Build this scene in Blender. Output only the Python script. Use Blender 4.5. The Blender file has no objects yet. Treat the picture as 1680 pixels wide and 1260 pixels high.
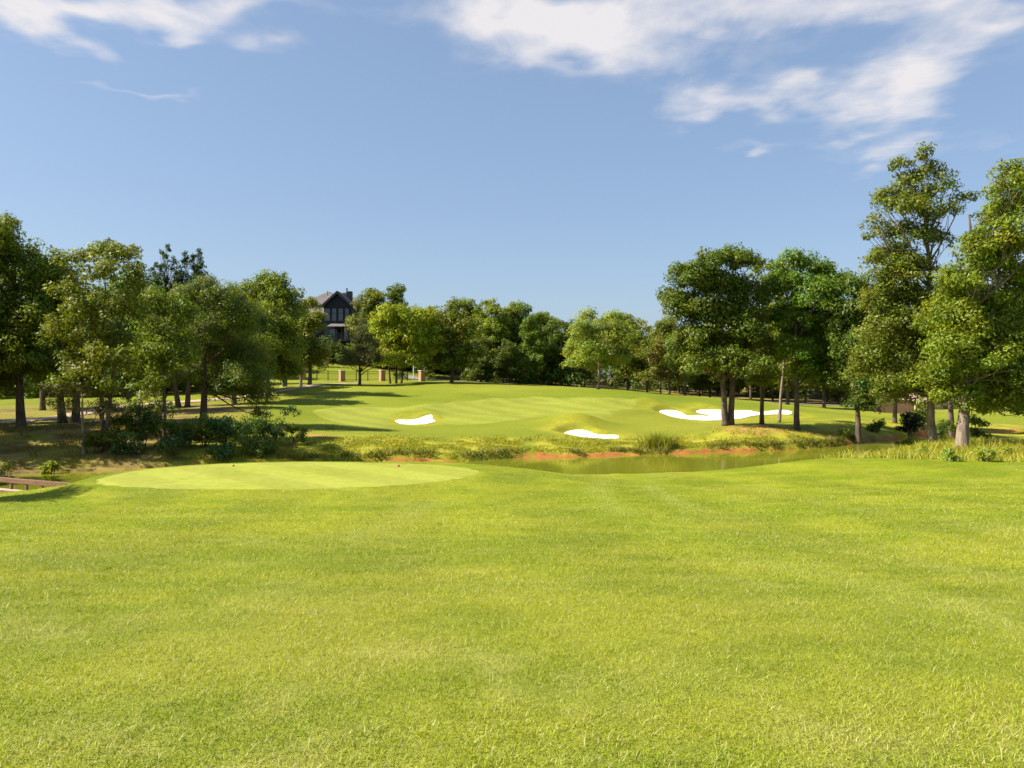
import bpy, bmesh, math, random
import numpy as np
from mathutils import Vector
from mathutils.geometry import delaunay_2d_cdt

R = math.radians
scene = bpy.context.scene
COL = scene.collection

# ------------------------------------------------------------------ camera
F, U0, VH, CZ = 1318.0, 840.0, 620.0, 1.6      # focal length and horizon in photograph pixels, eye height in metres
cam_data = bpy.data.cameras.new('camera')
cam_data.sensor_width = 36.0
cam_data.lens = 36.0 * F / 1680.0
cam_data.shift_y = -(630.0 - VH) / 1680.0
cam_data.clip_start = 0.1
cam_data.clip_end = 9000.0
cam = bpy.data.objects.new('camera', cam_data)
COL.objects.link(cam)
cam.location = (0, 0, CZ)
cam.rotation_euler = (R(90), 0, 0)
scene.camera = cam

# ------------------------------------------------------------------ sun, sky, exposure
SUN_EL, SUN_AZ = R(43), R(264)                  # azimuth clockwise from +Y: the sun stands left, a little behind the camera
sd = Vector((math.sin(SUN_AZ) * math.cos(SUN_EL), math.cos(SUN_AZ) * math.cos(SUN_EL), math.sin(SUN_EL)))
sun_l = bpy.data.lights.new('sun', 'SUN')
sun_l.energy = 4.6
sun_l.angle = R(0.53)
sun_l.color = (1.0, 0.93, 0.80)
sun = bpy.data.objects.new('sun', sun_l)
COL.objects.link(sun)
sun.rotation_euler = sd.to_track_quat('Z', 'Y').to_euler()

world = bpy.data.worlds.new('World')
scene.world = world
world.use_nodes = True
wn, wl = world.node_tree.nodes, world.node_tree.links
wn.clear()
w_out = wn.new('ShaderNodeOutputWorld')
w_bg = wn.new('ShaderNodeBackground')
w_bg.inputs['Strength'].default_value = 0.07
sky = wn.new('ShaderNodeTexSky')
sky.sky_type = 'NISHITA'
sky.sun_disc = False
sky.sun_elevation = SUN_EL
sky.sun_rotation = SUN_AZ
sky.altitude = 300
sky.air_density = 1.0
sky.dust_density = 1.6
sky.ozone_density = 1.5

def wmath(op, a, b=None, c=None, clamp=False):
    n = wn.new('ShaderNodeMath'); n.operation = op; n.use_clamp = clamp
    for i, s in enumerate((a, b, c)):
        if s is None: continue
        if isinstance(s, (int, float)): n.inputs[i].default_value = s
        else: wl.new(s, n.inputs[i])
    return n.outputs[0]

# high thin clouds, laid out on a flat cloud layer far overhead (p = direction / height)
tc = wn.new('ShaderNodeTexCoord')
sep = wn.new('ShaderNodeSeparateXYZ'); wl.new(tc.outputs['Generated'], sep.inputs[0])
dz = wmath('MAXIMUM', sep.outputs['Z'], 0.03)
px = wmath('DIVIDE', sep.outputs['X'], dz)
py = wmath('DIVIDE', sep.outputs['Y'], dz)
comb = wn.new('ShaderNodeCombineXYZ')
wl.new(px, comb.inputs[0]); wl.new(py, comb.inputs[1])
def wnoise(scale, detail, rough, dist, sx=1.0, sy=1.0, rot=0.0):
    mp = wn.new('ShaderNodeMapping'); mp.inputs['Scale'].default_value = (sx, sy, 1)
    mp.inputs['Rotation'].default_value = (0, 0, rot)
    wl.new(comb.outputs[0], mp.inputs[0])
    n = wn.new('ShaderNodeTexNoise'); n.inputs['Scale'].default_value = scale
    n.inputs['Detail'].default_value = detail; n.inputs['Roughness'].default_value = rough
    n.inputs['Distortion'].default_value = dist
    wl.new(mp.outputs[0], n.inputs['Vector'])
    return n.outputs['Fac']
# warp
w1 = wmath('MULTIPLY', wmath('SUBTRACT', wnoise(3.1, 2, 0.6, 0.0, 1.0, 0.5), 0.5), 0.4)
w2 = wmath('MULTIPLY', wmath('SUBTRACT', wnoise(2.7, 2, 0.6, 0.0, 1.0, 1.0, 1.2), 0.5), 0.9)
qx = wmath('ADD', px, w1)
qy = wmath('ADD', py, w2)
# centre u, v and half sizes, all on the layer
CLOUDS = [(930, 60, 130, 60, 1.25), (860, 20, 170, 40, 1.0), (1150, 5, 330, 40, 0.62), (1400, 10, 240, 40, 0.66), (1640, 25, 90, 40, 0.66),
          (1525, 90, 70, 60, 0.82), (1470, 150, 80, 50, 0.90), (1435, 200, 56, 42, 0.78), (1468, 256, 52, 32, 0.85),
          (1330, 130, 70, 22, 0.75), (1190, 172, 115, 28, 0.85), (1120, 95, 150, 50, 0.48), (1228, 246, 48, 15, 0.72), (1290, 165, 60, 20, 0.45),
          (1640, 235, 70, 22, 0.28), (200, 22, 220, 38, 0.95), (60, 8, 160, 40, 0.8), (400, 18, 130, 26, 0.6), (220, 148, 85, 10, 0.6),
          (300, 60, 150, 14, 0.3), (1520, 200, 30, 20, 0.3),
          (500, -120, 500, 60, 0.6), (1300, -160, 500, 70, 0.7), (2000, 60, 220, 60, 0.7), (-400, 80, 250, 40, 0.6), (2300, 250, 200, 40, 0.4), (-700, 220, 200, 30, 0.4)]
acc = None
for (u, v, ru, rv, a) in CLOUDS:
    h = 620.0 - v
    cx, cy = (u - 840.0) / h, F / h
    sx, sy = ru / h, rv * F / (h * h)
    ex = wmath('DIVIDE', wmath('SUBTRACT', qx, cx), sx)
    ey = wmath('DIVIDE', wmath('SUBTRACT', qy, cy), sy)
    d2 = wmath('ADD', wmath('MULTIPLY', ex, ex), wmath('MULTIPLY', ey, ey))
    g = wmath('MULTIPLY', wmath('EXPONENT', wmath('MULTIPLY', d2, -1.0)), a)
    acc = g if acc is None else wmath('ADD', acc, g)
grain = wnoise(3.6, 7, 0.62, 0.4, 1.0, 0.50, 0.3)
streak = wnoise(7.5, 5, 0.65, 0.3, 0.75, 0.62, 0.5)
tex = wmath('ADD', wmath('MULTIPLY', grain, 0.5), wmath('MULTIPLY', streak, 0.5))
m0 = wmath('SUBTRACT', wmath('ADD', wmath('MULTIPLY', acc, 0.80), wmath('MULTIPLY', wmath('SUBTRACT', tex, 0.5), 2.5)), 0.10)
gate = wmath('MULTIPLY', acc, 1.5, clamp=True)
cl = wmath('MULTIPLY', wmath('MULTIPLY', m0, 0.95, clamp=True), gate, clamp=True)
above = wmath('MULTIPLY', wmath('SUBTRACT', sep.outputs['Z'], 0.05), 12.0, clamp=True)
cl = wmath('MULTIPLY', wmath('MULTIPLY', cl, above), 0.9)
mix = wn.new('ShaderNodeMix'); mix.data_type = 'RGBA'
hs = wn.new('ShaderNodeHueSaturation'); hs.inputs['Saturation'].default_value = 0.98; hs.inputs['Hue'].default_value = 0.502
wl.new(sky.outputs[0], hs.inputs['Color'])
hz_ = wn.new('ShaderNodeMix'); hz_.data_type = 'RGBA'; hz_.inputs[0].default_value = 0.45
wl.new(hs.outputs[0], hz_.inputs[6]); hz_.inputs[7].default_value = (1.85, 2.72, 4.15, 1)      # even summer haze
wl.new(cl, mix.inputs[0]); wl.new(hz_.outputs[2], mix.inputs[6])
mix.inputs[7].default_value = (5.5, 5.25, 5.25, 1)
wl.new(mix.outputs[2], w_bg.inputs['Color'])
wl.new(w_bg.outputs[0], w_out.inputs['Surface'])

world.cycles.sampling_method = 'MANUAL'
world.cycles.sample_map_resolution = 256
cy = scene.cycles
cy.max_bounces = 5; cy.diffuse_bounces = 3; cy.glossy_bounces = 2; cy.transmission_bounces = 3; cy.transparent_max_bounces = 4
cy.caustics_reflective = False; cy.caustics_refractive = False
vs = scene.view_settings
vs.view_transform = 'Standard'
vs.look = 'None'
vs.exposure = 1.25
vs.gamma = 1.0
vs.use_curve_mapping = False

# ------------------------------------------------------------------ numeric helpers
def hash2(ix, iy, seed):
    n = (ix.astype(np.int64) * 374761393 + iy.astype(np.int64) * 668265263 + seed * 974711) & 0xffffffff
    n = ((n ^ (n >> 13)) * 1274126177) & 0xffffffff
    return ((n ^ (n >> 16)) & 0xffff) / 65535.0
def vnoise(x, y, seed=0):
    ix, iy = np.floor(x), np.floor(y)
    fx, fy = x - ix, y - iy
    fx = fx * fx * (3 - 2 * fx); fy = fy * fy * (3 - 2 * fy)
    a, b = hash2(ix, iy, seed), hash2(ix + 1, iy, seed)
    c, d = hash2(ix, iy + 1, seed), hash2(ix + 1, iy + 1, seed)
    return (a * (1 - fx) + b * fx) * (1 - fy) + (c * (1 - fx) + d * fx) * fy
def fbm(x, y, scale, octv=4, seed=0, gain=0.5):
    s, a, t = 0.0, 1.0, 0.0
    f = 1.0 / scale
    for o in range(octv):
        s = s + a * vnoise(x * f + 17.3 * o, y * f - 9.1 * o, seed + o); t += a
        a *= gain; f *= 2.03
    return s / t
def sstep(a, b, x):
    t = np.clip((x - a) / (b - a), 0, 1)
    return t * t * (3 - 2 * t)
def lerp(a, b, t): return a + (b - a) * t
def W(u, v, D):
    return ((u - U0) / F * D, D, CZ - (v - VH) / F * D)
def seg_sd(px_, py_, poly):
    """signed distance to a closed polygon, negative inside"""
    x, y = np.asarray(px_, float), np.asarray(py_, float)
    d = np.full(x.shape, 1e18); inside = np.zeros(x.shape, bool)
    n = len(poly)
    for i in range(n):
        ax, ay = poly[i]; bx, by = poly[(i + 1) % n]
        ex, ey = bx - ax, by - ay
        t = np.clip(((x - ax) * ex + (y - ay) * ey) / (ex * ex + ey * ey + 1e-12), 0, 1)
        dx, dy = x - ax - t * ex, y - ay - t * ey
        d = np.minimum(d, dx * dx + dy * dy)
        c = ((ay > y) != (by > y))
        with np.errstate(divide='ignore', invalid='ignore'):
            xi = (bx - ax) * (y - ay) / (by - ay + 1e-30) + ax
        inside ^= c & (x < xi)
    d = np.sqrt(d)
    return np.where(inside, -d, d)
def line_d(px_, py_, pts):
    x, y = np.asarray(px_, float), np.asarray(py_, float)
    d = np.full(x.shape, 1e18)
    for (ax, ay), (bx, by) in zip(pts[:-1], pts[1:]):
        ex, ey = bx - ax, by - ay
        t = np.clip(((x - ax) * ex + (y - ay) * ey) / (ex * ex + ey * ey + 1e-12), 0, 1)
        d = np.minimum(d, (x - ax - t * ex) ** 2 + (y - ay - t * ey) ** 2)
    return np.sqrt(d)
def smooth_poly(pts, closed=True, n=6):
    """Catmull-Rom"""
    P = [np.array(p, float) for p in pts]; out = []; m = len(P)
    rng_ = range(m) if closed else range(m - 1)
    for i in rng_:
        if closed: p0, p1, p2, p3 = P[i - 1], P[i], P[(i + 1) % m], P[(i + 2) % m]
        else: p0, p1, p2, p3 = P[max(i - 1, 0)], P[i], P[i + 1], P[min(i + 2, m - 1)]
        for k in range(n):
            t = k / n
            out.append(0.5 * ((2 * p1) + (-p0 + p2) * t + (2 * p0 - 5 * p1 + 4 * p2 - p3) * t * t + (-p0 + 3 * p1 - 3 * p2 + p3) * t ** 3))
    if not closed: out.append(P[-1])
    return [tuple(p) for p in out]

# ------------------------------------------------------------------ terrain
WATER = CZ - 5.0
def shore(u, v):
    D = 6590.0 / (v - 620.0)
    return ((u - U0) / F * D, D)
far_shore = [(-60, 31), (-42, 36), (-31, 39.5), (-24, 42.5)] + [shore(u, v) for u, v in
    [(330, 768), (480, 764), (560, 760), (640, 757.5), (700, 757), (760, 757.5), (830, 753), (870, 750.5), (950, 750), (1010, 747), (1060, 747), (1110, 744.5), (1180, 742), (1260, 740), (1330, 736), (1375, 733), (1402, 728), (1440, 723.5), (1500, 715), (1560, 711), (1680, 707.5)]] + [(62, 76), (80, 74)]
near_shore = [(80, 70), (60, 70.5), (42, 68.5), (35.5, 64.5), (31.5, 58), (28, 51), (22, 46.5), (14, 43.5), (6, 41.5), (0, 40.5), (-6, 40), (-12, 38.5), (-16, 35.5), (-19, 32.6), (-25, 30), (-34, 27.5), (-46, 24), (-60, 21)]
POND = smooth_poly(far_shore + near_shore, True, 4)

CTRL = []   # (u, v, D)
def c(*t): CTRL.append(t)
for u in (300, 600, 840, 1080, 1400):
    for D, z in ((5, -1.9), (10, -2.35), (15, -2.78)):
        c(u, 620 - z * F / D, D)
for t in [(0, 872, 13), (0, 822, 21.5), (200, 830, 20.5), (400, 832, 20), (600, 828, 20.5), (750, 815, 22.5), (840, 806, 24), (840, 790, 29), (840, 780, 34),
          (1000, 824, 20), (1000, 787, 30), (1000, 777.5, 35), (1100, 776, 35), (1200, 770, 35.5), (1330, 757, 36), (1200, 790, 28), (1400, 775, 30), (1400, 752, 35), (1400, 820, 20), (1600, 820, 19.5), (1600, 780, 28), (1600, 752, 34), (1578, 736, 38), (1530, 730, 41), (1680, 775, 28), (1680, 735, 37), (1680, 730, 42), (1760, 735, 40),
          (-60, 840, 20), (-60, 822, 26), (0, 811, 27), (60, 803, 28), (110, 795, 29), (60, 810, 31), (20, 812, 31), (-150, 808, 28), (-150, 880, 13),
          # far bank and green complex
          (480, 714, 53.5), (560, 712, 54), (620, 713, 54), (700, 716, 55), (770, 717, 55.5), (830, 718, 56), (880, 716, 57), (1060, 722, 58), (1100, 716, 60), (1150, 708, 61), (1200, 699, 62.5), (1250, 697, 63), (1300, 705, 62.5), (1360, 713, 62), (1395, 718, 62.5),
          (520, 700, 60), (520, 690, 65), (600, 700, 61), (640, 701, 63), (720, 701, 64), (800, 695, 64.5), (600, 671, 74), (690, 674.5, 72), (650, 678, 71.5), (730, 682, 70), (760, 665, 77), (800, 660, 81), (800, 684, 68),
          (860, 682, 68.5), (900, 664, 79), (900, 650, 90), (950, 641, 98), (860, 640, 97), (780, 641, 95), (700, 640, 94), (600, 638, 95), (650, 650, 86), (520, 652, 84), (500, 639, 95), (430, 655, 83), (450, 632, 104), (440, 676, 68), (380, 690, 62),
          (930, 693.5, 64.2), (960, 694, 64.5), (1000, 701, 63.5), (1040, 702, 64), (1000, 676, 72), (1050, 668, 77), (1000, 652, 89), (1050, 647, 95), (1060, 662.5, 80), (1090, 665, 80), (1120, 664.5, 80.5), (1150, 657, 90), (1170, 665, 82), (1220, 664, 84), (1220, 657.5, 100), (1290, 668, 84), (1320, 680, 76), (1320, 664, 110), (1330, 692, 68), (1400, 697, 67), (1400, 681, 84), (1400, 667, 112), (1450, 690, 73), (1460, 679, 88), (1460, 671, 105),
          (1090, 688, 69.5), (1110, 692, 68.5), (1150, 696, 68), (1190, 694, 68.5), (1230, 690, 70), (1270, 686.5, 73), (982, 641, 102), (1020, 640, 110), (880, 632, 112), (760, 627, 112), (650, 624, 118), (560, 624, 118), (480, 625, 115), (540, 610, 124), (640, 614, 126), (720, 622, 126), (540, 584, 138), (620, 590, 140), (540, 572, 150), (440, 600, 130), (820, 622, 128), (920, 630, 128), (1100, 648, 122), (1300, 660, 125), (1450, 664, 125), (1600, 664, 120),
          # left wood
          (20, 692, 60), (100, 685, 65), (160, 675, 72), (230, 664.5, 80), (320, 660, 84), (60, 706, 53), (150, 712, 50.5), (100, 742, 45.5), (200, 742, 45.5), (250, 722, 49.5), (330, 716, 52), (420, 714, 53), (50, 654, 92), (150, 642, 108), (300, 640, 105), (20, 640, 118), (-100, 700, 56), (-100, 745, 44), (-150, 660, 90),
          # right
          (1560, 698, 77), (1640, 698, 80), (1640, 688, 86), (1700, 672, 98), (1760, 700, 80), (1900, 670, 105)]:
    c(*t)
for u in (700, 780, 860, 960, 1060, 1160, 1260, 1340):
    z2 = -4.75 if u < 1150 else -4.6
    c(u, 620 - z2 * F / 38.0, 38.0); c(u, 620 + 5.0 * F / 40.6, 40.6)
for t in [(860, 778, 32.5), (920, 778, 33), (960, 778, 33.5), (820, 778, 32)]: c(*t)
P3 = [W(*t) for t in CTRL]
P3 += [(0, 0, 0.0), (0, -6, 0.25), (-12, -4, 0.2), (12, -4, 0.1), (-12, 6, -0.1), (12, 6, -0.35), (-25, 4, -0.1), (25, 6, -0.5), (-40, 10, -1), (40, 12, -1), (-60, 20, -2), (60, 30, -1.6), (70, 45, -2), (80, 90, -2), (110, 110, -2), (-80, 50, -2), (-90, 90, -1), (-100, 130, 0), (-60, 150, 2), (0, 160, 3), (60, 160, 0), (110, 160, -1), (-40, 60, -1.6), (-55, 80, -1.4)]
P3 = np.array(P3)
S_ = 30.0
def tps_k(r2): return 0.5 * r2 * np.log(r2 + 1e-9)
def tps_fit(P, lam):
    xy = P[:, :2] / S_; n = len(P)
    d2 = ((xy[:, None] - xy[None]) ** 2).sum(-1)
    A = np.zeros((n + 3, n + 3)); A[:n, :n] = tps_k(d2) + lam * np.eye(n)
    A[:n, n:] = np.c_[np.ones(n), xy]; A[n:, :n] = A[:n, n:].T
    return xy, np.linalg.solve(A, np.r_[P[:, 2], 0, 0, 0])
TX, TW = tps_fit(P3, 4e-4)
def tps(x, y):
    sh = np.shape(x); q = np.c_[np.ravel(x), np.ravel(y)] / S_
    out = np.empty(len(q))
    for i in range(0, len(q), 20000):
        b = q[i:i + 20000]
        d2 = ((b[:, None] - TX[None]) ** 2).sum(-1)
        out[i:i + 20000] = tps_k(d2) @ TW[:-3] + TW[-3] + b @ TW[-2:]
    return out.reshape(sh)

# the tee: a level platform
TEE = smooth_poly([(-12.5, 24.1), (-9.5, 22.9), (-5.0, 23.1), (-2.2, 24.6), (-1.0, 27.4), (-2.4, 29.6), (-6.0, 30.6), (-10.0, 30.2), (-12.4, 28.7), (-13.3, 26.3)], True, 8)
TEE_Z = CZ - 3.2
BK = {}
def bunker(name, pts, v1, D1, v2, D2):
    # sand is a plane: image rows v1..v2 lie D1..D2 away
    z1, z2 = CZ - (v1 - VH) / F * D1, CZ - (v2 - VH) / F * D2
    k = (z2 - z1) / (D2 - D1)
    poly = []
    for u, v in pts:
        # intersection of the ray with z = z1 + k (Y - D1)
        Y = (z1 - k * D1 - CZ) / (-(v - VH) / F - k)
        poly.append(((u - U0) / F * Y, Y))
    BK[name] = (smooth_poly(poly, True, 4), z1, D1, k)
bunker('A', [(648, 691), (653, 694.5), (661, 697.3), (677, 698.3), (697, 697), (712, 693), (714, 690.5), (709.5, 688), (708.5, 682), (698, 683.2), (687, 687), (670, 689.5), (656, 689)], 698, 66.3, 682, 69.6)
bunker('B', [(923.4, 712.4), (933, 707.8), (948, 705.9), (962, 707.2), (975, 711.8), (990, 713.7), (1007, 713.9), (1015, 716.2), (1014, 719.5), (1005, 722), (987, 723), (964, 722.7), (945, 719), (931, 715.4)], 722, 58.8, 706, 62.6)
bunker('C', [(1080.5, 676.4), (1092, 674.5), (1109, 674.5), (1118.6, 677.1), (1129, 681), (1145, 680.6), (1163, 682.6), (1158, 679.8), (1142.5, 676.2), (1149, 672.4), (1183, 673), (1207, 675.2), (1228, 675.2), (1243, 677.6), (1259, 676), (1276, 674), (1292, 674.5), (1299.5, 677.3), (1295, 680.6), (1278, 680.4), (1250, 681.6), (1231, 683.4), (1216, 686.7), (1188, 688.2), (1154, 689), (1130, 687.6), (1104, 684.4), (1088, 680)], 689, 71.0, 672, 78.0)

MOUNDS = [(1064, 79, 2.0, 1.6, 0.34), (945, 64.6, 2.6, 1.0, 0.38), (975, 78, 4.5, 1.8, 0.28), (880, 88, 6.0, 2.0, 0.25), (760, 84, 4.0, 2.2, 0.30), (660, 90, 5.0, 3.0, -0.25), (680, 71.3, 2.2, 1.0, 0.22), (860, 72, 5.0, 1.6, -0.18), (1150, 79.8, 2.4, 1.0, 0.25), (1010, 93, 5.0, 2.0, 0.25)]
RIDGES = [(830, 79, 6.0, 1.3, 0.5, 0.34), (720, 76, 5.0, 1.2, 0.9, 0.26), (985, 84, 6.0, 1.5, 0.45, 0.36), (1030, 72, 4.0, 1.3, 0.7, 0.32), (620, 82, 6.0, 2.0, -0.5, 0.30), (900, 95, 7.0, 1.8, 0.2, 0.30), (1090, 90, 5.0, 1.6, 0.6, 0.30), (560, 72, 4.0, 1.5, 0.8, 0.2)]
def height(x, y):
    x = np.asarray(x, float); y = np.asarray(y, float)
    r = np.hypot(x, y - 60)
    z = tps(np.clip(x, -125, 125), np.clip(y, -12, 170))
    z = lerp(z, -1.0, sstep(100, 180, r))
    # tee
    m = (np.abs(x + 7) < 15) & (np.abs(y - 27) < 11)
    if m.any():
        sdv = seg_sd(x[m], y[m], TEE)
        reach = np.where(x[m] > -5, 6.0, np.where(x[m] < -12, 1.5, 2.6))
        z[m] = lerp(z[m], TEE_Z, 1 - sstep(0.05, reach, sdv))
    for nm, (poly, z1, D1, k) in BK.items():
        pa = np.array(poly); lo, hi = pa.min(0) - 2.5, pa.max(0) + 2.5
        m = (x > lo[0]) & (x < hi[0]) & (y > lo[1]) & (y < hi[1])
        if m.any():
            sdv = seg_sd(x[m], y[m], poly)
            zs = z1 + k * (y[m] - D1)
            z[m] = lerp(z[m], zs, 1 - sstep(-0.05, 0.75, sdv))
            z[m] += 0.14 * np.exp(-((sdv - 0.5) / 0.35) ** 2) * sstep(0.3, 1.2, y[m] - pa[:, 1].mean())          # rolled turf lip
    # mounds and hollows of the green complex
    for (u, D, rx, ry, a) in MOUNDS:
        z = z + 2.1 * a * np.exp(-((x - (u - U0) / F * D) / rx) ** 2 - ((y - D) / ry) ** 2)
    for (u, D, ln, wd, ang, a) in RIDGES:
        dx, dy = x - (u - U0) / F * D, y - D
        p_, q_ = dx * math.cos(ang) + dy * math.sin(ang), -dx * math.sin(ang) + dy * math.cos(ang)
        z = z + a * np.exp(-(p_ / ln) ** 2 - (q_ / wd) ** 2)
    amp = 0.05 * sstep(4, 40, np.hypot(x, y)) + 0.11 * sstep(60, 66, y) * sstep(112, 100, y)
    z = z + amp * (fbm(x, y, 8.0, 3, 5) - 0.5) * 2
    # pond
    m = (y > 20) & (y < 90) & (np.abs(x) < 85)
    if m.any():
        sdv = seg_sd(x[m], y[m], POND) + 0.35 * (fbm(x[m], y[m], 1.6, 3, 9) - 0.5) * 2
        far = y[m] > 44 + 0.08 * np.maximum(x[m], 0)
        zi = z[m]
        cut = np.where(far, 0.35, 0.0)
        # rise out of the water: steep cut bank on the far side, soft slope on the near side
        edge = WATER + np.where(far, 0.34 * sstep(0.0, 0.35, sdv) + 0.22 * np.maximum(sdv - 0.35, 0), 0.30 * np.maximum(sdv, 0))
        up = np.maximum(zi, WATER + 0.12)
        bl = sstep(0.0, np.where(far, 5.5, 4.0), sdv)
        zo = lerp(np.minimum(up, edge), up, bl)
        zin = WATER - 0.9 * sstep(0, 2.5, -sdv) - 0.12 * (sdv < 0)
        z[m] = np.where(sdv > 0, zo, zin)
    return z
def h1(x, y): return float(height(np.array([x]), np.array([y]))[0])
def ray_ground(u, v, D0=4.0, D1=150.0, n=1500):
    D = np.linspace(D0, D1, n)
    zz = CZ - (v - VH) / F * D
    g = height((u - U0) / F * D, D)
    i = np.argmax(g >= zz)
    return ((u - U0) / F * D[i], D[i])

# regions of turf
GREEN = smooth_poly([ray_ground(u, v, 50) for u, v in
    [(512, 673), (521, 683), (545, 691), (590, 699), (632, 701.5), (641, 692), (646, 682), (690, 675), (722, 682), (735, 696), (790, 696), (850, 689), (900, 683), (960, 680), (1020, 672), (1046, 663), (1035, 655), (980, 651), (880, 650), (800, 653), (720, 661), (640, 668), (560, 668)]], True, 5)
PATH = smooth_poly([(-70, 58), (-52, 58.5)] + [ray_ground(u, v, 52) for u, v in [(-20, 694), (40, 690), (100, 684.5), (160, 674.5), (228, 664), (310, 659), (400, 651), (447, 643.5), (503, 635)]] + [(-24, 104), (-20, 109)], False, 6)
ROAD = [(-17, 125), (-14, 123.5), (-8, 122), (0, 120.5), (14, 118.5), (30, 117), (46, 115.5), (60, 114), (85, 112)]
TRACKS = [[(4.2, 3), (4.1, 7), (3.2, 11), (2.4, 16), (2.6, 24), (4, 33)], [(5.6, 4), (5.6, 8), (4.9, 12), (4.2, 17), (4.4, 25), (6, 34)], [(-2.4, 3), (-2.5, 10), (-2.4, 16), (-2.0, 21)], [(10, 9), (8.5, 14), (7.5, 20), (7.6, 28)]]
TRACKS = [smooth_poly(t, False, 6) for t in TRACKS]

def albedo(x, y, blades=False):
    """turf colour at ground position (linear), without any light or shade"""
    n = x.size
    A = np.zeros((n, 3))
    n1 = fbm(x, y, 2.2, 5, 21, 0.62); n2 = fbm(x, y, 0.45, 3, 31); n3 = fbm(x * 0.5, y, 9.0, 3, 41)
    grass = np.array([0.264, 0.290, 0.013]); lush = np.array([0.182, 0.234, 0.005]); straw = np.array([0.38, 0.36, 0.10])
    t = np.clip((n1 - 0.5) * 3.2 + (fbm(x * 0.55, y * 1.3, 1.1, 3, 23) - 0.5) * 1.8 + (n2 - 0.5) * 0.8 + 0.45, 0, 1)[:, None]
    A[:] = lerp(lush, grass, t)
    dry = sstep(0.50, 0.78, fbm(x, y, 1.3, 4, 57, 0.6) * 0.6 + n2 * 0.4 + 0.05 * (n3 - 0.5))
    near = sstep(14, 3, np.hypot(x, y))
    A = lerp(A, straw, (dry * (0.20 + 0.32 * near))[:, None])
    band = np.tanh(2.5 * np.sin(2 * np.pi * (x + 0.10 * y + 0.25 * (n3 - 0.5)) / 3.4))       # lay of the mower's passes
    A = A * (1 + 0.055 * band * sstep(4, 10, y))[:, None]
    # paler run where wheels pass
    mf = (y > 0) & (y < 40) & (np.abs(x) < 30)
    if mf.any():
        tr = np.zeros(n)
        for T in TRACKS:
            d = line_d(x[mf], y[mf], T)
            tr[mf] = np.maximum(tr[mf], np.exp(-(d / 0.36) ** 2))
        A = lerp(A, np.array([0.32, 0.345, 0.06]), (tr * 0.38 * sstep(0.25, 0.55, fbm(x, y, 4.0, 2, 77)))[:, None])
    if blades: return A * 1.2
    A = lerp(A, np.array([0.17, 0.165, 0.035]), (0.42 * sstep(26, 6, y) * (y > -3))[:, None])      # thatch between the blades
    A = A * (1 - 0.13 * sstep(14, 26, y))[:, None]                       # turf colour a little darker towards the water
    far = sstep(44, 47, y)
    A = lerp(A, lerp(np.array([0.150, 0.190, 0.007]), np.array([0.222, 0.236, 0.017]), np.clip((n3 - 0.5) * 2.4 + 0.5, 0, 1)[:, None]), far[:, None])
    lushp = np.exp(-((x + 12) / 7) ** 2 - ((y - 88) / 6) ** 2) * far
    A = lerp(A, np.array([0.128, 0.178, 0.007]), (0.75 * lushp)[:, None])
    # rough turf of the bank and around bunkers
    sdp = np.full(n, 50.0)
    m = (y > 20) & (y < 100) & (np.abs(x) < 85)
    sdp[m] = seg_sd(x[m], y[m], POND)
    clump = fbm(x, y, 1.1, 4, 61)
    rough = lerp(np.array([0.17, 0.20, 0.010]), np.array([0.36, 0.33, 0.028]), np.clip((clump - 0.5) * 3 + 0.55, 0, 1)[:, None])
    wv = 1.6 * (fbm(x, y, 4.0, 3, 71) - 0.5)
    bank = (1 - sstep(5.0, 7.0, sdp + wv)) * far
    nearbank = (1 - sstep(1.5, 3.0, sdp + wv)) * (1 - far)
    A = lerp(A, rough, np.clip(bank + nearbank, 0, 1)[:, None])
    for nm, (poly, *_r) in BK.items():
        pa = np.array(poly); lo, hi = pa.min(0) - 5, pa.max(0) + 5
        m = (x > lo[0]) & (x < hi[0]) & (y > lo[1]) & (y < hi[1])
        if m.any():
            k = (1 - sstep(1.2, 2.6, seg_sd(x[m], y[m], poly) + wv[m]))[:, None]
            A[m] = lerp(A[m], lerp(rough[m], np.array([0.26, 0.25, 0.02]), 0.5), k * 0.8)
    # red clay: cut bank, worn spots
    clay = lerp(np.array([0.34, 0.11, 0.03]), np.array([0.52, 0.20, 0.06]), n2[:, None])
    cutb = (1 - sstep(0.16, 0.32, sdp + 0.6 * (clump - 0.5))) * far * sstep(0.50, 0.64, fbm(x, y, 3.0, 3, 83)) * 0.9
    cutb = np.maximum(cutb, (sdp < 0.12) * 1.0 * (sdp > -6))
    A = lerp(A, clay, cutb[:, None])
    for (wx, wy, wr, wa) in [((530 - 840) / F * 53.5, 53.5, 1.6, 0.8), ((1250 - 840) / F * 61, 61, 4.2, 0.9), ((1200 - 840) / F * 62, 62, 1.6, 0.5), ((1340 - 840) / F * 61.5, 61.5, 3.0, 0.8), ((1110 - 840) / F * 58, 58, 1.6, 0.5), ((625 - 840) / F * 114, 114, 2.6, 0.6), ((400 - 840) / F * 70, 70, 2.2, 0.55), ((1650 - 840) / F * 79, 79, 3, 0.5), ((380 - 840) / F * 74, 74, 2.0, 0.5)]:
        d = np.hypot(x - wx, (y - wy) * 1.3) / wr
        A = lerp(A, lerp(clay, np.array([0.42, 0.27, 0.12]), 0.4), (wa * (1 - sstep(0.4, 1.1, d + 1.2 * (clump - 0.5))) * sstep(0.38, 0.56, n2))[:, None])
    # woodland floor: leaf litter with thin grass
    edge = 4.0 * (fbm(x, y, 6.0, 3, 91) - 0.5)
    wood = np.maximum(sstep(-10, -16, x + 0.13 * (y - 50) + 7.0 + edge * 0.5) * (y > 40) * sstep(92, 70, y) * 0.9,
                      sstep(112, 119, y + edge * 0.5 + np.clip(-x, 0, 40) * 0.0))
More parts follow.
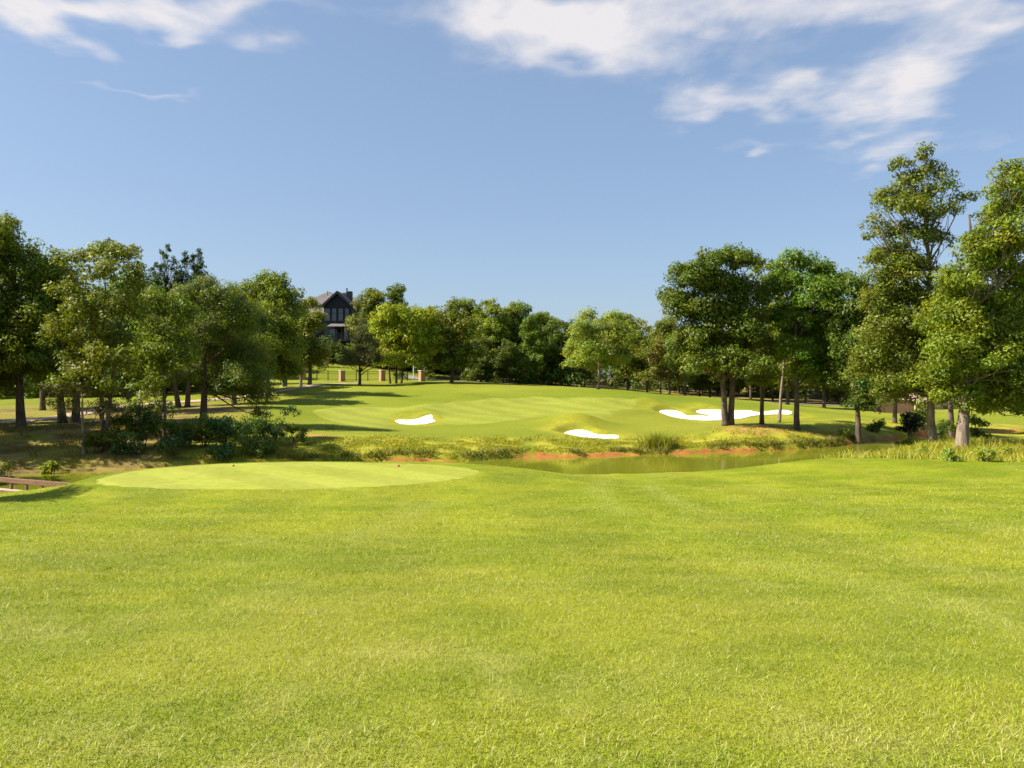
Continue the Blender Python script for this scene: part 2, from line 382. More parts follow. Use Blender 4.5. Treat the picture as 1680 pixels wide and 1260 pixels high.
    wood = wood * (1 - (sstep(-40, -36, x) * sstep(-8, -12, x) * sstep(100, 108, y) * sstep(133, 129, y)))
    wood = np.maximum(wood, 0.75 * np.exp(-(((x - 21.5) / 6.5) ** 2 + ((y - 63.3) / 1.7) ** 2)))
    wood = np.maximum(wood, 0.75 * np.exp(-(((x - 27.5) / 4.0) ** 2 + ((y - 63.3) / 2.4) ** 2)))
    litter = lerp(np.array([0.12, 0.075, 0.03]), np.array([0.27, 0.19, 0.06]), np.clip((clump - 0.5) * 3 + 0.5, 0, 1)[:, None])
    grassy = sstep(0.45, 0.62, fbm(x, y, 5.0, 3, 97))[:, None] * 0.75
    A = lerp(A, lerp(litter, np.array([0.24, 0.22, 0.025]), grassy), wood[:, None])
    return A

# ------------------------------------------------------------------ mesh helpers
def mesh_arrays(name, verts, faces, smooth=False, attr=None, attr_name='tint'):
    """verts (n,3), faces: list of (k,) index arrays grouped as ndarray (m,k) or list of those"""
    me = bpy.data.meshes.new(name)
    if isinstance(faces, np.ndarray): faces = [faces]
    faces = [f for f in faces if len(f)]
    nv = len(verts)
    me.vertices.add(nv); me.vertices.foreach_set('co', np.ascontiguousarray(verts, np.float32).ravel())
    tot = sum(f.size for f in faces); np_ = sum(len(f) for f in faces)
    me.loops.add(tot); me.polygons.add(np_)
    li = np.concatenate([f.ravel() for f in faces]).astype(np.int32)
    me.loops.foreach_set('vertex_index', li)
    ls = []; s = 0
    for f in faces:
        ls.append(s + np.arange(len(f)) * f.shape[1]); s += f.size
    me.polygons.foreach_set('loop_start', np.concatenate(ls).astype(np.int32))
    if smooth: me.polygons.foreach_set('use_smooth', np.ones(np_, bool))
    if attr is not None:
        a = me.color_attributes.new(attr_name, 'FLOAT_COLOR', 'POINT')
        rgba = np.ones((nv, 4), np.float32); rgba[:, :3] = attr
        a.data.foreach_set('color', rgba.ravel())
    me.update(calc_edges=True)
    me.validate()
    return me
def obj(name, me, mat=None, parent=None, loc=None):
    o = bpy.data.objects.new(name, me); COL.objects.link(o)
    if me is not None and mat is not None and not me.materials: me.materials.append(mat)
    if parent is not None: o.parent = parent
    if loc is not None: o.location = loc
    return o
def tag(o, label, cat, group=None):
    o['label'] = label; o['category'] = cat
    if group: o['group'] = group
    return o
def empty(name, loc, rz=0.0):
    o = bpy.data.objects.new(name, None); COL.objects.link(o)
    o.location = loc; o.rotation_euler = (0, 0, rz); o.empty_display_size = 0.3
    return o
class MB:
    """collects boxes, tubes and prisms into one mesh"""
    def __init__(s): s.v = []; s.f = []; s.n = 0
    def add(s, verts, faces):
        s.v.append(np.asarray(verts, float)); s.f += [tuple(i + s.n for i in f) for f in faces]; s.n += len(verts)
    def box(s, x0, x1, y0, y1, z0, z1):
        s.add([(x0, y0, z0), (x1, y0, z0), (x1, y1, z0), (x0, y1, z0), (x0, y0, z1), (x1, y0, z1), (x1, y1, z1), (x0, y1, z1)],
              [(0, 3, 2, 1), (4, 5, 6, 7), (0, 1, 5, 4), (1, 2, 6, 5), (2, 3, 7, 6), (3, 0, 4, 7)]); return s
    def tube(s, P, r, k=8, cap=True):
        P = np.asarray(P, float); n = len(P); r = np.broadcast_to(r, (n,))
        T = np.gradient(P, axis=0); T /= np.linalg.norm(T, axis=1)[:, None] + 1e-9
        ref = np.array([0.31, 0.95, 0.05]); V = []
        for p, t, q in zip(P, T, r):
            a = np.cross(t, ref); a /= np.linalg.norm(a) + 1e-9; b = np.cross(t, a)
            for i in range(k):
                th = 2 * math.pi * i / k
                V.append(p + q * (math.cos(th) * a + math.sin(th) * b))
        fs = [(i * k + j, i * k + (j + 1) % k, (i + 1) * k + (j + 1) % k, (i + 1) * k + j) for i in range(n - 1) for j in range(k)]
        if cap: fs += [tuple(range(k - 1, -1, -1)), tuple((n - 1) * k + j for j in range(k))]
        s.add(V, fs); return s
    def lathe(s, prof, k=16, at=(0, 0, 0)):
        V = [(at[0] + r * math.cos(2 * math.pi * j / k), at[1] + r * math.sin(2 * math.pi * j / k), at[2] + z) for r, z in prof for j in range(k)]
        n = len(prof)
        fs = [(i * k + j, i * k + (j + 1) % k, (i + 1) * k + (j + 1) % k, (i + 1) * k + j) for i in range(n - 1) for j in range(k)]
        fs += [tuple(range(k - 1, -1, -1)), tuple((n - 1) * k + j for j in range(k))]
        s.add(V, fs); return s
    def prism(s, poly, axis, a, b):
        """polygon (list of 2-tuples) extruded along axis 0/1/2 from a to b"""
        n = len(poly)
        def mk(p, t):
            q = list(p); q.insert(axis, t); return q
        V = [mk(p, a) for p in poly] + [mk(p, b) for p in poly]
        s.add(V, [tuple(range(n)), tuple(range(2 * n - 1, n - 1, -1))] + [(i, i + n, (i + 1) % n + n, (i + 1) % n) for i in range(n)]); return s
    def mesh(s, name, bevel=0.0, smooth=False):
        me = bpy.data.meshes.new(name)
        me.from_pydata([tuple(p) for p in np.concatenate(s.v)], [], s.f)
        bm = bmesh.new(); bm.from_mesh(me)
        bmesh.ops.recalc_face_normals(bm, faces=bm.faces)
        if bevel > 0: bmesh.ops.bevel(bm, geom=list(bm.edges), offset=bevel, segments=1, affect='EDGES', profile=0.5, clamp_overlap=True)
        bm.to_mesh(me); bm.free()
        if smooth: me.polygons.foreach_set('use_smooth', np.ones(len(me.polygons), bool))
        me.update(); return me
    def build(s, name, mat, parent=None, bevel=0.0, smooth=False, loc=None):
        return obj(name, s.mesh(name, bevel, smooth), mat, parent, loc)

# ------------------------------------------------------------------ materials
def new_mat(name):
    m = bpy.data.materials.new(name); m.use_nodes = True
    nt = m.node_tree; nt.nodes.clear()
    return m, nt.nodes, nt.links
def nd(nodes, t, **kw):
    n = nodes.new(t)
    for k, v in kw.items():
        if k.startswith('i_'): n.inputs[k[2:].replace('_', ' ')].default_value = v
        else: setattr(n, k, v)
    return n
def noise_node(nodes, links, scale, detail=4, rough=0.55, dist=0.0, mapping=None):
    t = nodes.new('ShaderNodeTexCoord')
    n = nodes.new('ShaderNodeTexNoise')
    n.inputs['Scale'].default_value = scale; n.inputs['Detail'].default_value = detail
    n.inputs['Roughness'].default_value = rough; n.inputs['Distortion'].default_value = dist
    if mapping:
        mp = nodes.new('ShaderNodeMapping'); mp.inputs['Scale'].default_value = mapping
        links.new(t.outputs['Object'], mp.inputs[0]); links.new(mp.outputs[0], n.inputs['Vector'])
    else: links.new(t.outputs['Object'], n.inputs['Vector'])
    return n.outputs['Fac']
def ramp(nodes, links, fac, stops):
    r = nodes.new('ShaderNodeValToRGB')
    e = r.color_ramp.elements
    while len(e) < len(stops): e.new(0.5)
    for el, (p, col) in zip(e, stops):
        el.position = p; el.color = (*col, 1) if len(col) == 3 else col
    links.new(fac, r.inputs[0]); return r.outputs['Color']
def mixc(nodes, links, fac, a, b, mode='MIX'):
    m = nodes.new('ShaderNodeMix'); m.data_type = 'RGBA'; m.blend_type = mode
    for s, i in ((fac, 0), (a, 6), (b, 7)):
        if isinstance(s, (int, float)): m.inputs[i].default_value = s
        elif isinstance(s, tuple): m.inputs[i].default_value = (*s, 1) if len(s) == 3 else s
        else: links.new(s, m.inputs[i])
    return m.outputs[2]
def finish(nodes, links, col, rough=0.8, bump=None, bstr=0.3, bdist=0.02, spec=0.3, metallic=0.0):
    p = nodes.new('ShaderNodeBsdfPrincipled'); o = nodes.new('ShaderNodeOutputMaterial')
    if isinstance(col, tuple): p.inputs['Base Color'].default_value = (*col, 1)
    else: links.new(col, p.inputs['Base Color'])
    p.inputs['Roughness'].default_value = rough; p.inputs['Specular IOR Level'].default_value = spec
    p.inputs['Metallic'].default_value = metallic
    if bump is not None:
        b = nodes.new('ShaderNodeBump'); b.inputs['Strength'].default_value = bstr; b.inputs['Distance'].default_value = bdist
        links.new(bump, b.inputs['Height']); links.new(b.outputs[0], p.inputs['Normal'])
    links.new(p.outputs[0], o.inputs['Surface']); return p
def simple(name, c1, c2, scale=8.0, rough=0.8, bstr=0.3, bdist=0.01, spec=0.3, detail=5, mapping=None, metallic=0.0):
    m, n, l = new_mat(name)
    f = noise_node(n, l, scale, detail, 0.6, 0.2, mapping)
    finish(n, l, ramp(n, l, f, [(0.3, c1), (0.7, c2)]), rough, f, bstr, bdist, spec, metallic)
    return m

def turf_material(name, attr, grain_lo=0.62, grain_hi=1.3, bstr=0.5, base=None):
    m, n, l = new_mat(name)
    if attr:
        a = n.new('ShaderNodeVertexColor'); a.layer_name = 'tint'; colr = a.outputs['Color']
    else:
        f0 = noise_node(n, l, 0.35, 5, 0.6, 0.3)
        colr = ramp(n, l, f0, [(0.3, base[0]), (0.7, base[1])])
        tcw = n.new('ShaderNodeTexCoord'); wv = n.new('ShaderNodeTexWave'); wv.bands_direction = 'DIAGONAL'
        wv.inputs['Scale'].default_value = 0.16; wv.inputs['Distortion'].default_value = 0.6; wv.inputs['Detail'].default_value = 1.0
        l.new(tcw.outputs['Object'], wv.inputs['Vector'])
        colr = mixc(n, l, 1.0, colr, ramp(n, l, wv.outputs['Fac'], [(0.35, (0.94,) * 3), (0.65, (1.06,) * 3)]), 'MULTIPLY')       # mowing stripes
    g1 = noise_node(n, l, 28.0, 4, 0.7); g2 = noise_node(n, l, 4.0, 5, 0.65, 0.3)
    g3 = noise_node(n, l, 90.0, 2, 0.6)
    k = ramp(n, l, g1, [(0.25, (grain_lo,) * 3), (0.75, (grain_hi,) * 3)])
    k2 = ramp(n, l, g2, [(0.25, (0.80, 0.82, 0.8)), (0.75, (1.18, 1.15, 1.15))])
    colr = mixc(n, l, 1.0, colr, k, 'MULTIPLY'); colr = mixc(n, l, 1.0, colr, k2, 'MULTIPLY')
    mm = n.new('ShaderNodeMath'); mm.operation = 'ADD'; l.new(g1, mm.inputs[0]); l.new(g3, mm.inputs[1])
    finish(n, l, colr, 0.9, mm.outputs[0], bstr, 0.05, 0.15)
    return m
M = {}
M['turf'] = turf_material('turf', True)
M['green'] = turf_material('putting_green_turf', False, 0.86, 1.1, 0.25, ((0.205, 0.232, 0.022), (0.240, 0.256, 0.032)))
M['tee'] = turf_material('tee_turf', False, 0.82, 1.12, 0.3, ((0.250, 0.278, 0.026), (0.305, 0.318, 0.050)))

def leaf_material(name, trans=0.32, var=0.16, gloss=0.35):
    m, n, l = new_mat(name)
    a = n.new('ShaderNodeVertexColor'); a.layer_name = 'tint'
    oi = n.new('ShaderNodeObjectInfo')
    hsv = n.new('ShaderNodeHueSaturation')
    mr = n.new('ShaderNodeMapRange'); mr.inputs['To Min'].default_value = 1 - var; mr.inputs['To Max'].default_value = 1 + var
    l.new(oi.outputs['Random'], mr.inputs['Value']); l.new(mr.outputs[0], hsv.inputs['Value'])
    mr2 = n.new('ShaderNodeMapRange'); mr2.inputs['To Min'].default_value = 0.485; mr2.inputs['To Max'].default_value = 0.512
    mu = n.new('ShaderNodeMath'); mu.operation = 'MULTIPLY'; mu.inputs[1].default_value = 7.31
    fr = n.new('ShaderNodeMath'); fr.operation = 'FRACT'
    l.new(oi.outputs['Random'], mu.inputs[0]); l.new(mu.outputs[0], fr.inputs[0]); l.new(fr.outputs[0], mr2.inputs['Value']); l.new(mr2.outputs[0], hsv.inputs['Hue'])
    l.new(a.outputs['Color'], hsv.inputs['Color'])
    p = n.new('ShaderNodeBsdfPrincipled'); p.inputs['Roughness'].default_value = 0.5; p.inputs['Specular IOR Level'].default_value = gloss
    l.new(hsv.outputs[0], p.inputs['Base Color'])
    t = n.new('ShaderNodeBsdfTranslucent')
    tcx = mixc(n, l, 1.0, hsv.outputs[0], (1.25, 1.2, 0.55), 'MULTIPLY'); l.new(tcx, t.inputs['Color'])
    mx = n.new('ShaderNodeMixShader'); mx.inputs[0].default_value = trans
    l.new(p.outputs[0], mx.inputs[1]); l.new(t.outputs[0], mx.inputs[2])
    o = n.new('ShaderNodeOutputMaterial'); l.new(mx.outputs[0], o.inputs['Surface'])
    return m
M['leaf'] = leaf_material('leaf', 0.42)
M['blade'] = leaf_material('grass_blade', 0.40, 0.0, 0.3)

def bark_material(name, c1, c2):
    m, n, l = new_mat(name)
    f = noise_node(n, l, 9.0, 6, 0.7, 0.4, (1, 1, 0.16)); g = noise_node(n, l, 1.3, 3, 0.5)
    colr = ramp(n, l, f, [(0.33, c1), (0.68, c2)])
    colr = mixc(n, l, 1.0, colr, ramp(n, l, g, [(0.3, (0.75,) * 3), (0.7, (1.2,) * 3)]), 'MULTIPLY')
    finish(n, l, colr, 0.9, f, 1.0, 0.06, 0.1)
    return m
M['bark'] = bark_material('oak_bark', (0.05, 0.036, 0.026), (0.19, 0.145, 0.105))
M['bark_pale'] = bark_material('pale_bark', (0.12, 0.085, 0.06), (0.36, 0.28, 0.215))
M['bark_red'] = bark_material('cedar_bark', (0.07, 0.04, 0.027), (0.20, 0.13, 0.09))
M['sand'] = simple('bunker_sand', (0.66, 0.62, 0.54), (0.80, 0.77, 0.70), 3.0, 0.95, 0.5, 0.05, 0.1)
M['concrete'] = simple('path_concrete', (0.33, 0.23, 0.16), (0.50, 0.37, 0.28), 0.9, 0.9, 0.2, 0.01, 0.2)
M['asphalt'] = simple('road_asphalt', (0.20, 0.19, 0.19), (0.30, 0.285, 0.28), 0.6, 0.9, 0.2, 0.01, 0.2)

# ------------------------------------------------------------------ ground: one sheet out to the horizon
ys = [-300.0, -120, -60, -30, -15, -8, -5, -3, -1]
y = 0.0
while y < 165:
    ys.append(y); y += max(0.17, 0.005 * y)
ys += [170, 180, 195, 220, 260, 320, 420, 600, 1000, 2000, 4500]
ys = np.array(ys)
NT = 340
tt = np.r_[[-400, -150, -60, -25, -10, -5, -3, -2.2, -1.7, -1.35, -1.15], np.linspace(-1, 1, NT + 1), [1.15, 1.35, 1.7, 2.2, 3, 5, 10, 25, 60, 150, 400]]
wy = np.where(ys < 0, 10.0, 10 + 0.72 * np.minimum(ys, 170))
GX = tt[None, :] * wy[:, None]
GX = np.sign(GX) * np.minimum(np.abs(GX), 4500)
GY = np.repeat(ys[:, None], len(tt), 1)
GZ = height(GX.ravel(), GY.ravel()).reshape(GX.shape)
nr, nc = GX.shape
idx = np.arange(nr * nc).reshape(nr, nc)
gf = np.stack([idx[:-1, :-1], idx[:-1, 1:], idx[1:, 1:], idx[1:, :-1]], -1).reshape(-1, 4)
gv = np.stack([GX, GY, GZ], -1).reshape(-1, 3)
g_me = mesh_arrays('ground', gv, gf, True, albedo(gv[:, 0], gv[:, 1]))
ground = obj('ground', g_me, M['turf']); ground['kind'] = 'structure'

def sheet(name, poly, spacing, off, mat, zf=None, dip=0.0):
    pa = np.array(poly); lo, hi = pa.min(0), pa.max(0)
    gx, gy = np.meshgrid(np.arange(lo[0], hi[0], spacing), np.arange(lo[1], hi[1], spacing))
    gx, gy = gx.ravel() + 0.013, gy.ravel() + 0.007
    ins = seg_sd(gx, gy, poly) < -spacing * 0.4
    pts = [Vector(p) for p in poly] + [Vector((a, b)) for a, b in zip(gx[ins], gy[ins])]
    n = len(poly)
    vo, _e, fo, *_ = delaunay_2d_cdt(pts, [(i, (i + 1) % n) for i in range(n)], [], 1, 1e-5)
    v = np.array([(p.x, p.y) for p in vo])
    z = (height(v[:, 0], v[:, 1]) if zf is None else zf(v[:, 0], v[:, 1])) + off
    if dip: z = z - dip * (np.abs(seg_sd(v[:, 0], v[:, 1], poly)) < 0.01)
    me = mesh_arrays(name, np.c_[v, z], np.array(fo), True)
    if me.polygons[0].normal.z < 0: me.flip_normals()
    return obj(name, me, mat)
o = sheet('putting_green', GREEN, 0.5, 0.018, M['green'], None, 0.03); o['kind'] = 'structure'
o = sheet('tee_box', TEE, 0.4, 0.010, M['tee'], None, 0.02); o['kind'] = 'structure'

def ribbon(name, pts, width, off, mat, thick=0.0):
    P = np.array(pts); T = np.gradient(P, axis=0); T /= np.linalg.norm(T, axis=1)[:, None]
    N = np.c_[-T[:, 1], T[:, 0]]
    # subdivide
    d = np.r_[0, np.cumsum(np.linalg.norm(np.diff(P, axis=0), axis=1))]
    s = np.arange(0, d[-1], 0.7)
    P = np.c_[np.interp(s, d, P[:, 0]), np.interp(s, d, P[:, 1])]; N = np.c_[np.interp(s, d, N[:, 0]), np.interp(s, d, N[:, 1])]
    k = 5; rows = []
    for j in range(k):
        q = P + N * (width * (j / (k - 1) - 0.5))
        rows.append(np.c_[q, height(q[:, 0], q[:, 1]) + off])
    V = np.stack(rows, 1).reshape(-1, 3); n = len(P)
    ii = np.arange(n * k).reshape(n, k)
    f = np.stack([ii[:-1, :-1], ii[1:, :-1], ii[1:, 1:], ii[:-1, 1:]], -1).reshape(-1, 4)
    me = mesh_arrays(name, V, f, True)
    if me.polygons[0].normal.z < 0: me.flip_normals()
    o = obj(name, me, mat); o['kind'] = 'structure'; return o
ribbon('cart_path', PATH, 2.2, 0.05, M['concrete'])
ribbon('road', smooth_poly(ROAD, False, 6), 4.0, 0.06, M['asphalt'])

# bunkers
BL = {'A': 'small white sand bunker shaped like a pointed leaf at the left front of the green',
      'B': 'white sand bunker cut into the pond bank, nearest to the water',
      'C': 'long white sand bunker with ragged lobes behind the oak trunks on the right'}
for nm, (poly, z1, D1, k) in BK.items():
    o = sheet('sand_bunker', poly, 0.35, 0.03, M['sand'])
    tag(o, BL[nm], 'bunker', 'white sand bunkers round the green')

# ------------------------------------------------------------------ pond
m, n, l = new_mat('pond_water')
rp = noise_node(n, l, 2.2, 3, 0.5, 0.3, (0.5, 1.6, 1)); mud = noise_node(n, l, 0.12, 3, 0.5)
colr = ramp(n, l, mud, [(0.3, (0.15, 0.165, 0.012)), (0.7, (0.185, 0.185, 0.016))])
p = finish(n, l, colr, 0.06, rp, 0.10, 0.03, 0.5); p.inputs['IOR'].default_value = 1.333
M['water'] = m
pa = np.array(POND); ce = pa.mean(0)
wp = []
sd_poly = POND
for i, q in enumerate(POND):
    a, b = np.array(POND[i - 1]), np.array(POND[(i + 1) % len(POND)])
    t = b - a; t /= np.linalg.norm(t) + 1e-9
    nrm = np.array([t[1], -t[0]])
    for sgn in (1, -1):
        qq = np.array(q) + nrm * sgn * 1.0
        if seg_sd(np.array([qq[0]]), np.array([qq[1]]), POND)[0] > 0: wp.append(tuple(qq)); break
o = sheet('pond_water', wp, 3.0, 0.0, M['water'], lambda x, y: np.full(x.shape, WATER)); o['kind'] = 'structure'

# ------------------------------------------------------------------ mown grass of the foreground
rng = np.random.default_rng(7)
def blade_mesh(name, x, y, hgt, wid, colr, bend, five):
    n = len(x)
    z = height(x, y) - 0.004
    th = rng.uniform(0, 2 * np.pi, n); ph = rng.uniform(0, 2 * np.pi, n)
    sx, sy = np.cos(th) * wid * 0.5, np.sin(th) * wid * 0.5
    lx, ly = np.cos(ph) * bend * hgt, np.sin(ph) * bend * hgt
    zz = np.zeros(n)
    if five:
        V = np.stack([np.c_[x - sx, y - sy, z], np.c_[x + sx, y + sy, z],
                      np.c_[x + 0.8 * sx + 0.35 * lx, y + 0.8 * sy + 0.35 * ly, z + 0.6 * hgt], np.c_[x - 0.8 * sx + 0.35 * lx, y - 0.8 * sy + 0.35 * ly, z + 0.6 * hgt],
                      np.c_[x + lx, y + ly, z + hgt]], 1).reshape(-1, 3)
        b = np.arange(n) * 5
        F_ = [np.c_[b, b + 1, b + 2, b + 3], np.c_[b + 3, b + 2, b + 4]]
        cc = np.repeat(colr, 5, 0)
    else:
        V = np.stack([np.c_[x - sx, y - sy, z], np.c_[x + sx, y + sy, z], np.c_[x + lx, y + ly, z + hgt]], 1).reshape(-1, 3)
        b = np.arange(n) * 3
        F_ = [np.c_[b, b + 1, b + 2]]
        cc = np.repeat(colr, 3, 0)
    return mesh_arrays(name, V, F_, False, cc)
def lawn(name, n):
    # blades thin out and widen steadily with distance
    gd = np.linspace(2.3, 37.0, 2000)
    pdf = (1.33 * gd + 1.8) / (1 + (gd / 5.5) ** 2.0) * sstep(37, 27, gd)
    cdf = np.cumsum(pdf); cdf /= cdf[-1]
    y = np.interp(rng.uniform(0, 1, n), cdf, gd)
    x = rng.uniform(-1, 1, n) * (0.665 * y + 0.9)
    keep = np.ones(n, bool)
    m = (y > 19)
    keep[m] &= seg_sd(x[m], y[m], TEE) > 0.05
    keep[m] &= seg_sd(x[m], y[m], POND) > 1.0
    x, y = x[keep], y[keep]; n = len(x)
    A = albedo(x, y, True)
    clump = fbm(x, y, 0.22, 2, 101)
    A = A * rng.uniform(0.78, 1.35, n)[:, None]
    dry = rng.uniform(0, 1, n) < (0.10 + 0.22 * sstep(0.5, 0.8, fbm(x, y, 2.1, 4, 57)))
    A[dry] = lerp(A[dry], np.array([0.52, 0.45, 0.22]), rng.uniform(0.4, 0.9, dry.sum())[:, None])
    lf = np.maximum(1.0, y / 5.0)
    hgt = (0.016 + 0.021 * rng.uniform(0, 1, n) ** 1.5) * (0.45 + 1.1 * clump) * lf ** 0.1 * (1 - 0.5 * sstep(15, 34, y))
    stray = rng.uniform(0, 1, n) < 0.006
    hgt = np.where(stray, hgt * 2.0, hgt); A[stray] = lerp(A[stray], np.array([0.55, 0.52, 0.26]), 0.7)
    wid = 0.0044 * lf ** 0.9 * rng.uniform(0.7, 1.3, n)
    bend = rng.uniform(0.35, 1.7, n)
    five = y < rng.uniform(4.0, 6.0, n)
    for f in (five, ~five):
        o = obj(name, blade_mesh(name, x[f], y[f], hgt[f], wid[f], A[f], bend[f], f is five), M['blade']); o['kind'] = 'stuff'
lawn('lawn_grass', 560000)

# taller rough grass
def rough(name, x, y, hmin, hmax, wid, cols, n_per=7, spread=0.12, bendr=(0.15, 0.7)):
    n = len(x)
    X = np.repeat(x, n_per) + rng.normal(0, spread, n * n_per); Y = np.repeat(y, n_per) + rng.normal(0, spread, n * n_per)
    hh = np.repeat(rng.uniform(hmin, hmax, n), n_per) * rng.uniform(0.6, 1.1, n * n_per)
    c1, c2 = np.array(cols[0]), np.array(cols[1])
    cc = lerp(c1, c2, np.repeat(rng.uniform(0, 1, n), n_per)[:, None]) * rng.uniform(0.75, 1.25, n * n_per)[:, None]
    o = obj(name, blade_mesh(name, X, Y, hh, wid * rng.uniform(0.7, 1.4, n * n_per), cc, rng.uniform(*bendr, n * n_per), True), M['blade'])
    o['kind'] = 'stuff'; return o
# right bank beside the big trunks
x = rng.uniform(9, 36, 10000); y = rng.uniform(27, 50, 10000)
front = 31.0 + 2.5 * (fbm(x, y, 3.0, 3, 131) - 0.5) + np.clip((22 - x), 0, 20) * 0.42 - np.clip(x - 22, 0, 10) * 0.12
k = (y > front) & (seg_sd(x, y, POND) > 0.4) & (fbm(x, y, 1.5, 3, 133) > 0.36 - 0.25 * sstep(0, 2.0, y - front)) & (x > 14.0 + 2.0 * (fbm(x, y, 2.0, 2, 135) - 0.5))
rough('tall_bank_grass', x[k], y[k], 0.14, 0.46, 0.026, ((0.24, 0.28, 0.018), (0.44, 0.41, 0.06)), 7, 0.15, (0.2, 1.0))
# far bank, thick and tussocky
x = rng.uniform(-16, 27, 26000); y = rng.uniform(46, 64, 26000)
sdv = seg_sd(x, y, POND)
k = (sdv > 0.35) & (rng.uniform(0, 1, len(x)) < sstep(7.5, 3.0, sdv + 2.0 * (fbm(x, y, 4, 2, 139) - 0.5))) & (fbm(x, y, 1.3, 3, 141) > 0.40)
for nm in BK: k &= seg_sd(x, y, BK[nm][0]) > 0.7
k &= ~((x > 13) & (sdv > 2.2) & (rng.uniform(0, 1, len(x)) < 0.8))
rough('far_bank_grass', x[k], y[k], 0.05, 0.15, 0.045, ((0.17, 0.205, 0.010), (0.38, 0.38, 0.028)), 6, 0.18, (0.7, 2.0))
# overhanging fringe on the lip of the far shore
x = rng.uniform(-14, 27, 30000); y = rng.uniform(46, 64, 30000)
sdv = seg_sd(x, y, POND)
k = (sdv > 0.25) & (sdv < 0.75) & (fbm(x, y, 1.8, 2, 143) > 0.42)
rough('shore_fringe', x[k], y[k], 0.18, 0.42, 0.035, ((0.07, 0.09, 0.012), (0.26, 0.22, 0.04)), 6, 0.14, (0.5, 1.3))
# scrubby grass and litter of the left bank
x = rng.uniform(-40, -13, 9000); y = rng.uniform(41, 58, 9000)
k = (seg_sd(x, y, POND) > 0.5) & (fbm(x, y, 2.0, 3, 151) > 0.5)
rough('woodland_grass', x[k], y[k], 0.08, 0.30, 0.03, ((0.09, 0.11, 0.015), (0.28, 0.22, 0.05)), 5, 0.2)

# ------------------------------------------------------------------ trees
def norm(a): return a / (np.linalg.norm(a, axis=-1, keepdims=True) + 1e-9)
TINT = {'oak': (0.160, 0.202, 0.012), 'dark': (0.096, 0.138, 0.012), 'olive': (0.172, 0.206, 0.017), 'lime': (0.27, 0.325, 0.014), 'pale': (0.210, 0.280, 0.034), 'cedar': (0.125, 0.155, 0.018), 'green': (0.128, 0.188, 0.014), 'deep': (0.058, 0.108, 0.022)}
def leaves_mesh(name, lobes, s, tint, seed, dens=1.0, aspect=0.55, up=0.45, sub=15, flat=0.75):
    g = np.random.default_rng(seed)
    Cs, Ns, Ts = [], [], []
    ctr = np.mean([l[0] for l in lobes], 0)
    for (c0, r3) in lobes:
        c0, r3 = np.array(c0), np.array(r3)
        rm = r3.mean()
        ns = max(6, int(2.6 * sub * (rm / 1.6) ** 1.5))
        d = norm(g.normal(size=(ns, 3))); d[:, 2] = np.where(d[:, 2] < -0.5, -d[:, 2], d[:, 2])
        cc = c0 + d * r3 * g.uniform(0.30, 1.08, (ns, 1))
        rr = g.uniform(0.20, 0.48, ns) * min(rm, 2.0) + 0.14
        nl = np.maximum(6, (dens * 8.0 * (rr / s) ** 2).astype(int))
        for q, rad, k in zip(cc, rr, nl):
            dd = norm(g.normal(size=(k, 3)))
            p = dd * (rad * g.uniform(0.25, 1.0, (k, 1)) ** 0.6) * np.array([1, 1, flat])
            Cs.append(q + p)
            Ns.append(norm(0.95 * dd + np.array([0, 0, up + 0.08]) + 0.38 * g.normal(size=(k, 3))))
            cj = g.uniform(0.78, 1.25); hj = g.normal(0, 0.09)
            t = np.array(tint)[None] * cj * np.array([1 + hj, 1, 1 - hj])[None]
            Ts.append(t * g.uniform(0.82, 1.2, (k, 1)))
    C = np.concatenate(Cs); N = np.concatenate(Ns); T = np.concatenate(Ts)
    n = len(C)
    a = norm(np.cross(N, norm(g.normal(size=(n, 3))))); b = np.cross(N, a)
    L = s * g.uniform(0.65, 1.35, (n, 1)); Wd = L * aspect
    droop = np.array([0, 0, -0.25])
    V = np.stack([C - a * L * 0.4 - b * Wd * 0.55, C - a * L * 0.4 + b * Wd * 0.55, C + a * L * 0.6 + droop * L], 1).reshape(-1, 3)
    i = np.arange(n) * 3
    return mesh_arrays(name, V, np.c_[i, i + 1, i + 2], False, np.repeat(T, 3, 0))
